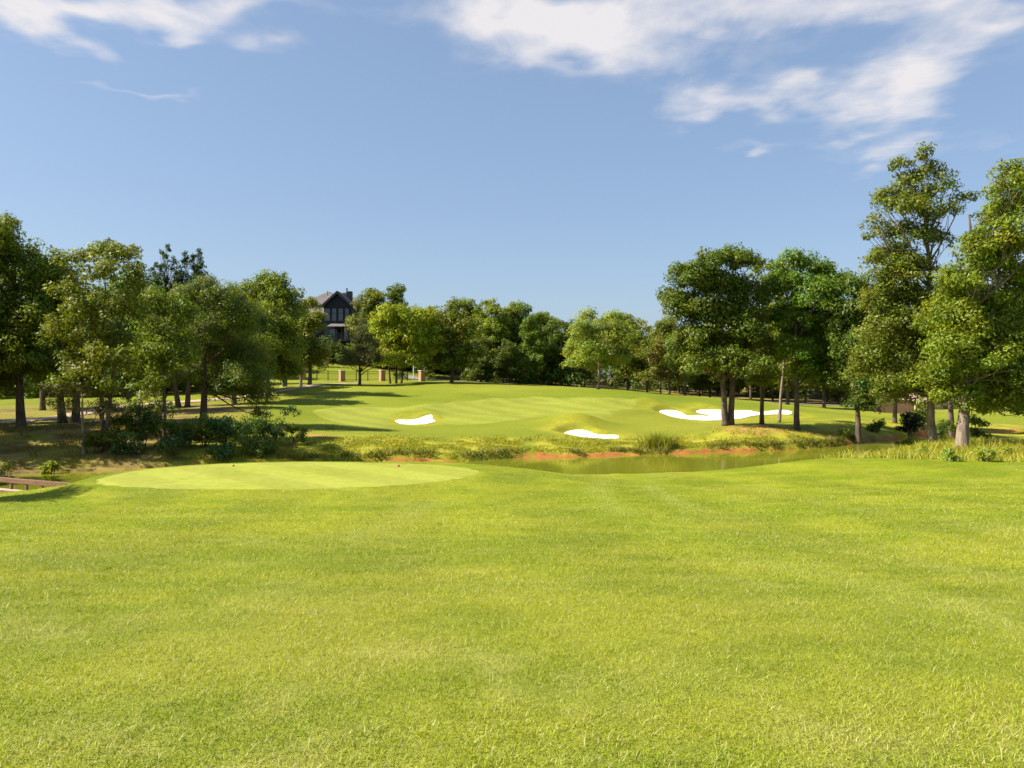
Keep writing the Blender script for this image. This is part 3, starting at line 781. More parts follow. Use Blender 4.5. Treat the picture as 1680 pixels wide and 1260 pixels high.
def wood_mesh(name, lobes, H, rt, seed, trunks=((0, 0, 0, 0),), topf=0.82, wob=0.02, bare=None, limb_r=0.34, extra=None):
    """trunk(s) with limbs into the lobes; a trunk is (foot x, foot y, lean x, lean y)"""
    g = np.random.default_rng(seed + 999)
    mb = MB(); paths = []
    for (fx, fy, lx, ly) in trunks:
        n = 11; zs = np.linspace(0, H * topf, n); t = zs / H
        P = np.c_[fx + lx * t + np.cumsum(g.normal(0, wob * H * 0.12, n)) * (t > 0.02), fy + ly * t + np.cumsum(g.normal(0, wob * H * 0.12, n)) * (t > 0.02), zs]
        r = rt * (1 - 0.86 * t / topf) ; r[0] *= 1.35; r[1] *= 1.04
        P = np.insert(P, 1, P[0] + (P[1] - P[0]) * 0.25, 0); r = np.insert(r, 1, r[0] / 1.35 * 1.1)
        mb.tube(P, r, 9); paths.append((P, r))
    for li, (c0, r3) in enumerate(lobes):
        c0 = np.array(c0)
        P, r = min(paths, key=lambda q: np.linalg.norm(q[0][:, :2] - c0[:2], axis=1).min())
        hd = np.linalg.norm(c0[:2] - P[:, :2], axis=1)
        zst = c0[2] - 0.75 * hd - 0.1 * H
        i = int(np.argmin(np.abs(P[:, 2] - np.clip(zst[-1], (bare if bare else 0.22 * H), P[-1, 2] * 0.95))))
        s = P[i]; rr = min(r[i] * 0.75, max(0.03, rt * limb_r * (0.6 + 0.4 * r3[0] / 2)))
        m1 = s + (c0 - s) * 0.5 + np.array([0, 0, -0.06 * np.linalg.norm(c0 - s)]) + g.normal(0, 0.10, 3) * np.linalg.norm(c0 - s) * 0.5
        Q = np.array([s, s + (m1 - s) * 0.5 + g.normal(0, 0.05, 3), m1, m1 + (c0 - m1) * 0.5 + g.normal(0, 0.1, 3), c0])
        mb.tube(Q, np.linspace(rr, rr * 0.28, 5), 6)
        for k in range(6):
            e = c0 + norm(g.normal(size=3)) * np.array(r3) * 0.8
            st = Q[g.integers(2, 5)]
            md = (st + e) / 2 + g.normal(0, 0.1, 3)
            mb.tube([st, md, e], [rr * 0.36, rr * 0.22, 0.012], 4, False)
    if extra: extra(mb)
    return mb.mesh(name, smooth=True)
def lobes_px(base, D, px_lobes, seed):
    g = np.random.default_rng(seed + 5)
    bx, by, bz = base; out = []
    for (u, v, ru, rv) in px_lobes:
        x, _, z = W(u, v, D)
        k = D / F; rx, rz = ru * k, rv * k
        out.append(((x - bx, g.normal(0, 0.55) * rx, z - bz), (rx, 0.5 * (rx + rz), rz)))
    return out
def auto_lobes(H, Rr, cb, kind, seed):
    g = np.random.default_rng(seed + 77); out = []
    if kind == 'round':
        nl = 13
        for i in range(nl):
            t = (i + 0.5) / nl; z = cb + (H - cb) * (0.10 + 0.82 * t)
            prof = math.sin(math.pi * min(1, 0.22 + 0.72 * t)) ** 0.7
            a = i * 2.4 + g.uniform(0, 1); rr = Rr * prof * g.uniform(0.35, 0.75)
            q = Rr * g.uniform(0.34, 0.5) * (0.7 + 0.5 * prof)
            out.append(((math.cos(a) * rr, math.sin(a) * rr, min(z, H - q * 0.7)), (q, q, q * 0.8)))
    elif kind == 'tall':
        nl = 12
        for i in range(nl):
            t = (i + 0.5) / nl; z = cb + (H - cb) * (0.06 + 0.86 * t)
            prof = math.sin(math.pi * min(1, 0.3 + 0.66 * t)) ** 0.6
            a = i * 2.4 + g.uniform(0, 1); rr = Rr * prof * g.uniform(0.25, 0.6)
            q = Rr * g.uniform(0.36, 0.5)
            out.append(((math.cos(a) * rr, math.sin(a) * rr, min(z, H - q * 0.7)), (q, q, q * 0.95)))
    elif kind == 'cone':
        nl = 22
        for i in range(nl):
            t = (i + 0.3) / nl; z = cb + (H - cb) * t
            prof = (1 - t) ** 0.8
            a = i * 2.4 + g.uniform(0, 0.8); rr = Rr * prof * g.uniform(0.45, 0.8)
            q = Rr * (0.16 + 0.24 * prof)
            out.append(((math.cos(a) * rr, math.sin(a) * rr, z), (q, q, q * 0.55)))
        out.append(((0, 0, H - 0.5), (0.25, 0.25, 0.6)))
    return out
def plant_tree(name, label, cat, wood, crown, bark, loc, rz=0.0, sc=1.0, group=None, crown_name='crown', wood_name='trunk', leafm=None):
    e = empty(name, loc, rz)
    e.scale = (sc, sc, sc)
    if wood is not None: obj(wood_name, wood, bark, e)
    obj(crown_name, crown, leafm or M['leaf'], e)
    tag(e, label, cat, group); return e
def hero(name, label, ub, D, lob, tint, seed, s=None, dens=1.0, rt=0.25, trunks=((0, 0, 0, 0),), bark='bark', topf=0.82, cat='tree', bare=None, wob=0.02, extra=None, group=None, sub=15, aspect=0.55, up=0.45, flat=0.75, limb_r=0.34, grow=1.18):
    bx = (ub - U0) / F * D; bz = h1(bx, D) - 0.08
    L = lobes_px((bx, D, bz), D, [(u, v + 0.12 * rv, ru * grow, rv * grow) for (u, v, ru, rv) in lob], seed)
    H = max(c[2] + r[2] for c, r in L)
    s = s or (0.085 + 0.0021 * D)
    cr = leaves_mesh('crown', L, s, TINT[tint] if isinstance(tint, str) else tint, seed, dens, aspect, up, sub, flat)
    wd = wood_mesh('trunk', L, H, rt, seed, trunks, topf, wob, bare, limb_r, (lambda mb: extra(mb, (bx, D, bz))) if extra else None)
    return plant_tree(name, label, cat, wd, cr, M[bark], (bx, D, bz), group=group)

# left group
hero('oak_tree', 'tall dark oak cut off by the left edge of the picture', 35, 56, [(8, 388, 30, 32), (-32, 430, 55, 50), (42, 440, 42, 42), (72, 470, 30, 38), (10, 490, 60, 50), (-40, 520, 60, 50), (62, 530, 42, 45), (5, 570, 65, 40), (-45, 600, 50, 40), (60, 590, 40, 35), (25, 608, 50, 24), (-25, 630, 50, 18)], 'oak', 11, dens=1.0, rt=0.30)
hero('oak_tree', 'leaning open-crowned oak on the creek bank with bare limbs against the sky', 173, 46, [(150, 408, 40, 19), (200, 418, 32, 20), (108, 425, 22, 17), (226, 458, 18, 30), (180, 452, 26, 24), (112, 470, 22, 24), (150, 505, 34, 28), (210, 505, 28, 28), (108, 540, 28, 32), (170, 560, 45, 32), (205, 590, 34, 30), (130, 600, 36, 28), (165, 622, 36, 18)], 'oak', 12, dens=0.8, rt=0.15, trunks=((0, 0, -0.5, 0.2), (0.06, 0.1, 1.6, 0.3)), bark='bark', wob=0.05)
hero('cedar_tree', 'small olive cedar on a thin bare stem at the creek bank', 137, 45, [(140, 615, 30, 14), (118, 640, 30, 14), (160, 640, 34, 13), (112, 662, 26, 12), (150, 668, 36, 11), (175, 672, 22, 9)], (0.105, 0.105, 0.018), 13, rt=0.11, s=0.13, aspect=0.3, bark='bark_pale', dens=0.9)
hero('oak_tree', 'dark twin-trunked oak between the two tallest left-hand oaks', 114, 59, [(95, 470, 30, 34), (112, 520, 38, 40), (80, 560, 38, 40), (125, 580, 38, 35), (95, 615, 45, 32)], 'green', 14, rt=0.30, trunks=((-0.5, 0, -0.6, 0), (0.35, 0.2, 0.5, 0)))
hero('oak_tree', 'slender straight-trunked oak with a small crown beside the pale sapling', 270, 50, [(252, 497, 28, 22), (290, 515, 30, 26), (235, 540, 26, 30), (275, 560, 40, 30), (250, 600, 32, 24), (300, 595, 22, 22), (258, 632, 26, 14)], 'olive', 15, rt=0.13, dens=0.8, topf=0.9)
def spires(u0, v0, D, seed):
    g = np.random.default_rng(seed); out = []
    for (u, vt, w) in [(270, 404, 15), (287, 425, 18), (301, 412, 15), (318, 418, 14), (327, 410, 15), (255, 432, 14)]:
        v = vt + 3
        while v < 575:
            t = (v - vt) / 170
            out.append((u + g.normal(0, 2.5), v, 2.5 + w * min(1, t * 2.0), 7 + 7 * min(1, t))); v += 8 + 14 * t
    return out
hero('cedar_tree', 'deep green cedar with several pointed tops standing above the left trees', 302, 76, spires(0, 0, 76, 3), 'deep', 16, rt=0.24, s=0.22, aspect=0.4, up=0.8, dens=1.7, trunks=((-0.5, 0, -1.5, 0), (0.2, 0.3, 0.6, 0)), bark='bark_red', sub=14, grow=1.1)
hero('cedar_tree', 'broad dark cedar whose foliage droops to the turf left of the green', 334, 58, [(345, 472, 24, 18), (372, 492, 34, 26), (322, 500, 32, 28), (392, 532, 36, 34), (335, 545, 42, 34), (300, 560, 22, 30), (398, 580, 38, 32), (350, 590, 44, 30), (312, 610, 28, 26), (405, 620, 34, 26), (375, 640, 34, 22), (422, 650, 20, 26), (418, 678, 16, 14)], 'cedar', 17, rt=0.28, s=0.17, aspect=0.35, bark='bark_red', dens=1.1)
hero('oak_tree', 'rounded oak left of the dark-gabled house', 440, 88, [(440, 468, 34, 18), (415, 500, 34, 30), (462, 500, 32, 30), (440, 535, 40, 32), (408, 560, 34, 34), (470, 565, 32, 34), (440, 595, 36, 28), (470, 610, 26, 16)], 'oak', 18, rt=0.28)
hero('oak_tree', 'bushy oak hiding the lower left of the dark-gabled house', 508, 102, [(500, 500, 24, 15), (480, 522, 26, 22), (516, 528, 20, 22), (500, 555, 34, 24), (475, 575, 26, 22), (524, 578, 20, 20), (500, 598, 28, 14)], 'olive', 19, rt=0.26, grow=0.98)
hero('young_oak_tree', 'thin pale-barked young tree between the dark trunks near the utility box', 493, 100, [(488, 570, 16, 14), (500, 590, 14, 12), (484, 597, 12, 10)], 'olive', 20, rt=0.16, bark='bark_pale', trunks=((0, 0, 0.5, 0), (0.1, 0, -0.3, 0)))
hero('sapling', 'small pale-leaved sapling in front of the cart path on the left', 255, 55, [(252, 648, 20, 15), (240, 668, 16, 16), (264, 670, 15, 17), (252, 684, 22, 10)], 'pale', 21, rt=0.05, dens=0.7, trunks=((-0.3, 0, -0.2, 0), (0, 0.1, 0.1, 0), (0.25, 0, 0.3, 0)))

hero('oak_tree', 'oak beyond the left edge that throws its shadow on the lawn beside the tee', -745, 21.2, [(-745, 190, 90, 70), (-805, 260, 90, 80), (-685, 270, 90, 70), (-745, 330, 120, 80), (-665, 380, 80, 60), (-825, 380, 80, 60), (-745, 440, 110, 60)], 'oak', 28, rt=0.28, s=0.22)
for i, (X_, Y_, H_) in enumerate([(-34, 44.5, 12), (-36, 49.5, 12.5), (-39.5, 54.5, 12.5), (-46, 60, 13), (-42, 46, 12), (-34.5, 39, 10.5)]):
    D_ = Y_; uu = X_ / D_ * F + U0; k_ = F / D_; bz_ = h1(X_, Y_); vt = VH - (bz_ + H_ - CZ) * k_; r_ = 3.2 * k_; hh_ = H_ * k_
    hero('oak_tree', ['oak standing past the left edge level with the creek', 'second oak past the left edge, behind the creek bank', 'oak past the left edge beside the cart path', 'oak past the left edge beyond the cart path', 'smaller oak past the left edge on the creek bank', 'oak past the left edge just beyond the bridge'][i], uu, D_,
         [(uu, vt + 0.12 * hh_, r_ * 0.5, hh_ * 0.10), (uu - r_ * 0.4, vt + 0.25 * hh_, r_ * 0.55, hh_ * 0.13), (uu + r_ * 0.45, vt + 0.28 * hh_, r_ * 0.5, hh_ * 0.12), (uu, vt + 0.42 * hh_, r_ * 0.8, hh_ * 0.13), (uu + r_ * 0.4, vt + 0.56 * hh_, r_ * 0.5, hh_ * 0.1), (uu - r_ * 0.4, vt + 0.55 * hh_, r_ * 0.5, hh_ * 0.1)], 'oak', 700 + i, s=0.30, dens=0.9)
# around the green
def layered(u0, vtop, vbot, w0, seed, n=9):
    g = np.random.default_rng(seed); out = []
    for i in range(n):
        t = (i + 0.4) / n; v = vtop + (vbot - vtop) * t; w = w0 * (0.10 + 0.9 * t ** 0.75)
        for k in range(1 + int(3 * t)):
            out.append((u0 + g.uniform(-0.75, 0.75) * w, v + g.normal(0, 2), 6 + w * 0.34, 4.5 + 2.5 * t))
    return out
hero('pine_tree', 'layered grey-green conifer with a bare leaning lower branch before the brick pillars', 590, 104, layered(594, 525, 598, 40, 5, 10), (0.105, 0.115, 0.030), 22, rt=0.19, s=0.22, aspect=0.3, sub=12, topf=0.95,
     extra=lambda mb, b: mb.tube([(0.05, 0, 1.2), (0.9, -0.3, 1.9), (2.0, -0.5, 2.3), (3.0, -0.6, 2.3)], [0.07, 0.06, 0.045, 0.02], 6))
hero('lime_tree', 'bright yellow-green tree with several stems right of the house', 650, 108, [(648, 514, 26, 12), (690, 520, 24, 15), (630, 538, 22, 18), (665, 545, 34, 22), (705, 555, 20, 22), (640, 568, 28, 18), (680, 575, 34, 18), (650, 592, 28, 12)], 'lime', 23, rt=0.15, dens=0.9, trunks=((-0.8, 0, -0.8, 0), (0, 0.2, 0.2, 0), (0.7, 0, 1.2, 0)))
hero('elm_tree', 'loose olive tree with a straight dark trunk on the crest behind the green', 741, 110, [(743, 502, 9, 12), (738, 522, 22, 15), (758, 540, 24, 20), (716, 550, 22, 20), (738, 565, 32, 20), (765, 580, 22, 18), (715, 588, 22, 16), (742, 598, 28, 12)], 'olive', 24, rt=0.26, dens=0.85)
hero('pear_tree', 'pale green feathery tree with a short pale trunk alone on the crest', 982, 102, [(965, 518, 16, 13), (1004, 522, 20, 12), (955, 543, 22, 17), (990, 545, 28, 20), (1020, 552, 22, 20), (945, 572, 20, 16), (975, 578, 30, 20), (1012, 585, 26, 18), (942, 594, 18, 12), (985, 598, 22, 10)], 'pale', 25, rt=0.22, dens=0.9, bark='bark_pale', up=0.6, aspect=0.45)
hero('young_tree', 'slim yellowish young tree just left of the big two-trunk oak', 1084, 106, [(1084, 570, 12, 14), (1076, 590, 13, 14), (1092, 598, 13, 14), (1083, 615, 15, 9)], (0.15, 0.14, 0.015), 26, rt=0.12)
hero('young_tree', 'small dark-leaved tree with a bare grey trunk behind the big two-trunk oak', 1124, 104, [(1118, 560, 22, 18), (1132, 580, 20, 20), (1112, 595, 18, 16), (1128, 608, 20, 10)], 'oak', 27, rt=0.16)

# right group
hero('oak_tree', 'large spreading oak with a double trunk beside the long bunker', 1194, 63, [(1185, 428, 38, 17), (1222, 430, 22, 18), (1135, 450, 34, 22), (1165, 470, 40, 28), (1110, 478, 22, 20), (1215, 480, 32, 28), (1130, 510, 36, 28), (1185, 520, 44, 32), (1228, 540, 26, 34), (1145, 555, 40, 26), (1190, 570, 44, 28), (1120, 570, 20, 22), (1160, 595, 40, 20), (1215, 595, 34, 24)], 'green', 31, rt=0.27, trunks=((-0.15, 0, -0.9, 0), (0.30, 0.25, 0.9, 0.4)), dens=1.0, bare=3.8)
hero('oak_tree', 'narrow oak on a thin straight trunk right of the double-trunk oak', 1250, 65, [(1258, 440, 24, 18), (1270, 470, 22, 22), (1248, 485, 22, 24), (1262, 525, 28, 26), (1245, 560, 24, 26), (1265, 590, 24, 22), (1242, 620, 20, 16)], 'oak', 32, rt=0.18, dens=0.85, topf=0.9)
hero('oak_tree', 'thin pale trunk leaning slightly right with a ragged leafy top', 1278, 68, [(1286, 470, 18, 16), (1280, 505, 20, 20), (1292, 545, 20, 20), (1278, 580, 20, 18)], 'olive', 33, rt=0.15, bark='bark_pale', trunks=((0, 0, 0.9, 0),), topf=0.85, dens=0.7)
hero('oak_tree', 'full-crowned oak with a straight grey trunk right of the long bunker', 1308, 63, [(1305, 434, 30, 20), (1350, 448, 32, 22), (1298, 468, 28, 24), (1370, 475, 24, 24), (1335, 490, 38, 28), (1305, 520, 34, 28), (1368, 525, 28, 30), (1335, 550, 38, 28), (1300, 575, 30, 24), (1365, 580, 30, 26), (1335, 605, 38, 20), (1370, 625, 24, 14)], 'green', 34, rt=0.23, bark='bark', dens=0.95, bare=3.4)
hero('oak_tree', 'dark ivy-clad oak leaning over the pond inlet', 1410, 61, [(1398, 480, 30, 24), (1428, 500, 26, 26), (1388, 520, 28, 28), (1420, 545, 32, 30), (1385, 565, 28, 28), (1430, 585, 26, 28), (1405, 610, 30, 26), (1378, 618, 24, 20), (1412, 645, 22, 20), (1424, 664, 18, 14), (1398, 660, 14, 12)], 'dark', 35, rt=0.23, trunks=((0, 0, -0.7, 0),), dens=1.0)
hero('oak_tree', 'tallest tree, sparse-crowned with a bare pale upper trunk', 1531, 42, [(1514, 258, 15, 14), (1484, 268, 16, 13), (1520, 285, 22, 14), (1494, 296, 24, 15), (1545, 300, 20, 12), (1470, 315, 22, 14), (1510, 322, 30, 15), (1568, 328, 18, 9), (1448, 342, 17, 13), (1485, 348, 28, 18), (1538, 350, 24, 14), (1440, 360, 15, 10), (1465, 380, 24, 16), (1505, 382, 28, 18), (1428, 388, 10, 7), (1482, 410, 32, 18), (1550, 390, 18, 12), (1438, 425, 18, 11), (1500, 440, 36, 20), (1460, 460, 30, 22), (1440, 490, 26, 22), (1505, 490, 42, 30), (1460, 530, 36, 28), (1515, 545, 42, 30), (1480, 580, 44, 28), (1440, 595, 28, 26), (1525, 600, 34, 28), (1470, 630, 34, 22), (1505, 648, 36, 18), (1445, 640, 18, 12), (1548, 640, 28, 20), (1550, 500, 30, 34), (1556, 560, 28, 30)], 'olive', 36, rt=0.21, trunks=((0, 0, -0.35, 0.2),), bark='bark_pale', dens=0.85, topf=0.88, sub=17, wob=0.03, s=0.15, grow=1.36)
def snag(mb, b):
    def L(u, v, dy=0.0):
        x, y, z = W(u, v, 38); return (x - b[0], dy, z - b[2])
    mb.tube([L(1597, 470), L(1596, 420), L(1593, 385), L(1590, 352)], [0.11, 0.09, 0.07, 0.04], 7)
    mb.tube([L(1597, 440), L(1600, 400, -0.1), L(1604, 372, -0.15), L(1612, 358, -0.2)], [0.10, 0.09, 0.08, 0.03], 7)
giant = hero('oak_tree', 'massive pale-trunked oak with a broken snag at the right edge', 1578, 38, [(1665, 285, 30, 17), (1640, 312, 24, 18), (1690, 318, 34, 22), (1660, 345, 30, 20), (1700, 370, 40, 28), (1640, 385, 32, 22), (1672, 410, 36, 24), (1600, 420, 32, 22), (1640, 440, 38, 26), (1570, 462, 36, 24), (1690, 460, 40, 32), (1615, 485, 44, 28), (1570, 515, 42, 28), (1665, 520, 44, 32), (1610, 545, 46, 30), (1555, 570, 36, 30), (1660, 575, 44, 32), (1600, 600, 44, 28), (1555, 620, 30, 24), (1650, 625, 44, 28), (1600, 645, 34, 16), (1690, 640, 34, 30), (1556, 652, 26, 16), (1635, 662, 36, 16), (1600, 395, 22, 20), (1625, 360, 20, 18)], 'oak', 37, rt=0.28, bark='bark_pale', dens=0.95, topf=0.72, trunks=((0, 0, 1.2, 0),), s=0.15, bare=2.6, grow=1.36)
sn = MB(); snag(sn, giant.location); sn.build('broken_branch', M['bark'], giant, smooth=True)
hero('oak_tree', 'dark low-branched oak half out of the picture at the right edge', 1735, 46, [(1730, 480, 50, 40), (1700, 540, 46, 40), (1745, 580, 50, 40), (1690, 600, 40, 32), (1640, 648, 30, 20), (1680, 655, 34, 22), (1730, 640, 46, 32), (1622, 665, 18, 12), (1650, 672, 22, 12)], 'dark', 38, rt=0.32)

# fillers that thicken the groves
hero('oak_tree', 'leafy oak across the inlet, between the ivy-clad oak and the tallest tree', 1468, 73, [(1468, 525, 26, 22), (1450, 560, 26, 24), (1485, 565, 26, 26), (1465, 600, 34, 26), (1445, 630, 24, 20), (1488, 630, 26, 22)], 'olive', 41, rt=0.2)
hero('oak_tree', 'green oak beyond the long bunker, behind the thin pale trunk', 1292, 96, [(1292, 530, 24, 18), (1275, 560, 24, 22), (1310, 565, 24, 22), (1292, 595, 32, 22), (1270, 615, 20, 14), (1315, 615, 20, 14)], 'oak', 42, rt=0.22)
hero('oak_tree', 'olive oak beyond the lawn just left of the ivy-clad oak', 1352, 98, [(1355, 545, 24, 18), (1335, 575, 24, 20), (1372, 580, 24, 22), (1352, 605, 32, 20), (1335, 625, 20, 12), (1375, 628, 20, 12)], 'olive', 43, rt=0.2)
hero('oak_tree', 'dark oak behind the leaning open-crowned oak, right of the twin trunks', 212, 70, [(205, 470, 28, 22), (232, 500, 26, 26), (195, 510, 28, 26), (215, 550, 36, 30), (190, 590, 28, 24), (235, 590, 28, 26), (212, 620, 36, 18)], 'green', 44, rt=0.24)
hero('oak_tree', 'dark oak behind the twin trunks on the left', 70, 74, [(72, 480, 28, 26), (48, 520, 28, 28), (95, 525, 28, 28), (70, 565, 40, 30), (45, 605, 30, 22), (98, 605, 30, 22)], 'dark', 45, rt=0.26)
hero('oak_tree', 'dark oak behind the drooping cedar', 385, 78, [(385, 495, 24, 18), (365, 530, 26, 24), (405, 530, 26, 26), (385, 570, 36, 28), (368, 605, 28, 20), (405, 608, 28, 20)], 'dark', 46, rt=0.24)
hero('oak_tree', 'dark-leaved oak behind the fork between the two right-hand giants', 1560, 52, [(1560, 470, 30, 26), (1545, 520, 30, 30), (1580, 530, 30, 30), (1560, 575, 38, 30), (1575, 620, 34, 24), (1548, 625, 26, 20)], 'dark', 47, rt=0.22)
# woods behind: a few tree forms, each planted many times
FORMS = []
for i, (kind, H, Rr, cb, tint, bk) in enumerate([('round', 12.5, 3.8, 1.4, 'oak', 'bark'), ('tall', 13.0, 3.2, 1.2, 'green', 'bark'), ('round', 12.0, 4.0, 1.0, 'olive', 'bark'), ('tall', 12.5, 3.1, 2.4, 'dark', 'bark_red'), ('round', 11.5, 3.8, 0.4, 'dark', 'bark'), ('cone', 12.0, 2.8, 1.0, 'cedar', 'bark_red')]):
    L = auto_lobes(H, Rr, cb, kind, 200 + i)
    FORMS.append((leaves_mesh('crown', L, 0.30, TINT[tint], 300 + i, 1.0, 0.55 if kind != 'cone' else 0.35, 0.45, 13), wood_mesh('trunk', L, H, 0.20, 400 + i), M[bk], H))
    FORMS[-1][0].materials.append(M['leaf']); FORMS[-1][1].materials.append(M[bk])
prng = random.Random(5)
def back_tree(u, D, vtop, form, label, group, name='oak_tree'):
    crown, wood, bk, H = FORMS[form]
    x = (u - U0) / F * D; z = h1(x, D) - 0.1
    ht = (CZ - (vtop - VH) / F * D) - z
    sc = ht / H
    t = empty(name, (x, D, z), prng.uniform(0, 6.28))
    w = prng.uniform(0.95, 1.15)
    t.scale = (sc * w, sc * w, sc)
    obj('trunk', wood, None, t); obj('crown', crown, None, t)
    tag(t, label, 'tree', group)
    return t
# far tree line behind the green: told apart by place
LINE = [(612, 137, 474, 2, 'oak just right of the house chimney, rising above the yellow-green tree'), (648, 141, 468, 1, 'tall dark-topped oak on the skyline right of the house chimney'),
        (690, 126, 505, 4, 'dark low oak behind the right side of the yellow-green tree'), (712, 132, 498, 0, 'skyline oak between the yellow-green tree and the loose olive tree'),
        (768, 124, 492, 2, 'skyline oak just right of the loose olive tree'), (806, 121, 486, 0, 'highest broad oak in the middle of the far tree line'),
        (846, 124, 496, 2, 'yellowish oak right of the highest oak in the far tree line'), (872, 117, 520, 1, 'dark green oak in the front row above the shaded crest'),
        (893, 125, 508, 0, 'oak at the right shoulder of the central tree line'), (921, 121, 524, 4, 'last dark oak before the pale feathery tree'),
        (958, 129, 540, 2, 'low oak behind the left side of the pale feathery tree'), (1030, 123, 516, 2, 'olive oak touching the right side of the pale feathery tree'),
        (1062, 121, 530, 0, 'low oak in the dip between the pale tree and the big two-trunk oak'), (1098, 117, 524, 2, 'oak behind the left edge of the big two-trunk oak'),
        (788, 116, 552, 4, 'low bushy dark tree under the left half of the highest oak'), (832, 115, 556, 4, 'low bushy dark tree under the right half of the highest oak'),
        (558, 131, 556, 5, 'dark cedar in front of the house porch'), (538, 128, 562, 5, 'dark cedar just left of the house porch')]
for (u, D, vt, f, lab) in LINE:
    back_tree(u, D, vt, f, lab, 'oaks of the far tree line' if f != 5 else 'cedars before the porch', 'oak_tree' if f != 5 else 'cedar_tree')
# deep wood behind those, nothing tells its members apart
for i in range(26):
    u = 690 + i * 29 + prng.uniform(-8, 8)
    D = prng.uniform(132, 150)
    vt = (512 if u < 900 else 540 + 12 * math.sin(u * 0.03)) + prng.uniform(0, 14)
    if u < 760: vt = 516
    back_tree(u, D, vt, prng.choice([0, 1, 2, 3, 4]), 'dark oak deep in the wood behind the far tree line', 'oaks deep in the wood')
for i in range(30):
    u = 1120 + i * 21 + prng.uniform(-9, 9)
    D = prng.uniform(119.5, 136)
    back_tree(u, D, 548 + prng.uniform(-12, 14), prng.choice([0, 1, 3, 4, 3]), 'dark-trunked oak in the wood along the road behind the right-hand oaks', 'oaks along the road on the right')
for i in range(32):
    u = -110 + i * 17 + prng.uniform(-8, 8)
    D = prng.uniform(92, 128)
    if 430 < u < 520: D = prng.uniform(132, 140)
    vt = 470 + prng.uniform(-15, 25) if u < 390 else 500 + prng.uniform(0, 20)
    back_tree(u, D, vt, prng.choice([0, 1, 3, 3, 4]), 'dark oak in the wood behind the left-hand trees', 'oaks of the left-hand wood')

# undergrowth that closes the woods near the ground
g = np.random.default_rng(12); UL = []
def ug(u, D, r):
    x = (u - U0) / F * D; UL.append(((x, D, h1(x, D) + r * 0.45), (r * 1.25, r, r * g.uniform(0.7, 1.1))))
for u in np.arange(690, 1780, 22): ug(u + g.normal(0, 6), g.uniform(133, 142), g.uniform(1.6, 2.8) * (1.0 if u < 1120 else 1.5))
for u in np.arange(780, 950, 18): ug(u + g.normal(0, 4), g.uniform(116, 121), g.uniform(1.2, 2.0))
for u in np.arange(-140, 330, 20): ug(u + g.normal(0, 6), g.uniform(94, 106), g.uniform(1.8, 3.2))
for u in np.arange(430, 740, 16): ug(u + g.normal(0, 6), g.uniform(132, 137), g.uniform(1.6, 2.8))
for u in np.arange(-140, 470, 24): ug(u + g.normal(0, 6), g.uniform(122, 132), g.uniform(1.6, 3.0))
for u in np.arange(590, 720, 24): ug(u + g.normal(0, 6), g.uniform(131, 136), g.uniform(1.6, 2.6))
o = obj('woodland_undergrowth', leaves_mesh('woodland_undergrowth', UL, 0.42, TINT['dark'], 55, 0.8, 0.5, 0.4, 7), M['leaf']); o['kind'] = 'stuff'

# ------------------------------------------------------------------ shrubs
def shrub(name, label, u, D, w, hh, tint, seed, group=None, nl=7, s=None, dens=1.0):
    bx = (u - U0) / F * D; bz = h1(bx, D) - 0.05
    g = np.random.default_rng(seed); L = []
    for i in range(nl):
        a = g.uniform(0, 6.28); rr = w * g.uniform(0.1, 0.62)
        q = w * g.uniform(0.26, 0.42)
        L.append(((math.cos(a) * rr, math.sin(a) * rr, hh * g.uniform(0.22, 0.8)), (q, q, min(q * 0.8, hh * 0.35))))
    s = s or (0.06 + 0.0018 * D)
    cr = leaves_mesh('foliage', L, s, TINT[tint] if isinstance(tint, str) else tint, seed, dens, 0.5, 0.5, 9)
    mb = MB(); 
    for (c0, r3) in L:
        c0 = np.array(c0); st = np.array([g.normal(0, 0.08), g.normal(0, 0.08), -0.05])
        mb.tube([st, (st + c0) / 2 + g.normal(0, 0.05, 3), c0], [0.03, 0.022, 0.01], 5)
    e = empty(name, (bx, D, bz)); obj('foliage', cr, M['leaf'], e); mb.build('stems', M['bark'], e)
    tag(e, label, 'shrub', group); return e
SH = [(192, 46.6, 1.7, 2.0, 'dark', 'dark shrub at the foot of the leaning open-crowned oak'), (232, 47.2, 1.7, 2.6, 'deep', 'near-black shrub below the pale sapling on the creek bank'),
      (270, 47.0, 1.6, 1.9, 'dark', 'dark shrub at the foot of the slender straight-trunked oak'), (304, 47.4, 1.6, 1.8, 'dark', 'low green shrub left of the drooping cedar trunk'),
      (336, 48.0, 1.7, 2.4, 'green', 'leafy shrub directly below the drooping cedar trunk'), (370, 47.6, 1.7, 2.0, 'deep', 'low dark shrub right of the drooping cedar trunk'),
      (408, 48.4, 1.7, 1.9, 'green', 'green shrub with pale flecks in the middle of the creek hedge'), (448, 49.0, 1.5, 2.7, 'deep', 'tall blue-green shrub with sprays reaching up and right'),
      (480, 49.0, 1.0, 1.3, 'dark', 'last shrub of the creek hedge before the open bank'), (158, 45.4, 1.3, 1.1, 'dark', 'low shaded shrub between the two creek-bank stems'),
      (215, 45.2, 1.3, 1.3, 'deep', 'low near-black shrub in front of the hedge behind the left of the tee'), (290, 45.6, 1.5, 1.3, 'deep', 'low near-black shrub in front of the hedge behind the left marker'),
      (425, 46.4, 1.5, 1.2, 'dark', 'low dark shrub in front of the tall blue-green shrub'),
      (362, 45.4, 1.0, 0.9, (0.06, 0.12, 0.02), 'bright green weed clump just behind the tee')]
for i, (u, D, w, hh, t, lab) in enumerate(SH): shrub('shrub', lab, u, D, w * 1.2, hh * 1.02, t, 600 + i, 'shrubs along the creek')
shrub('shrub', 'bright lime shrub at the left edge beside the bridge', 6, 38, 1.0, 2.7, (0.26, 0.27, 0.02), 640, dens=0.8)
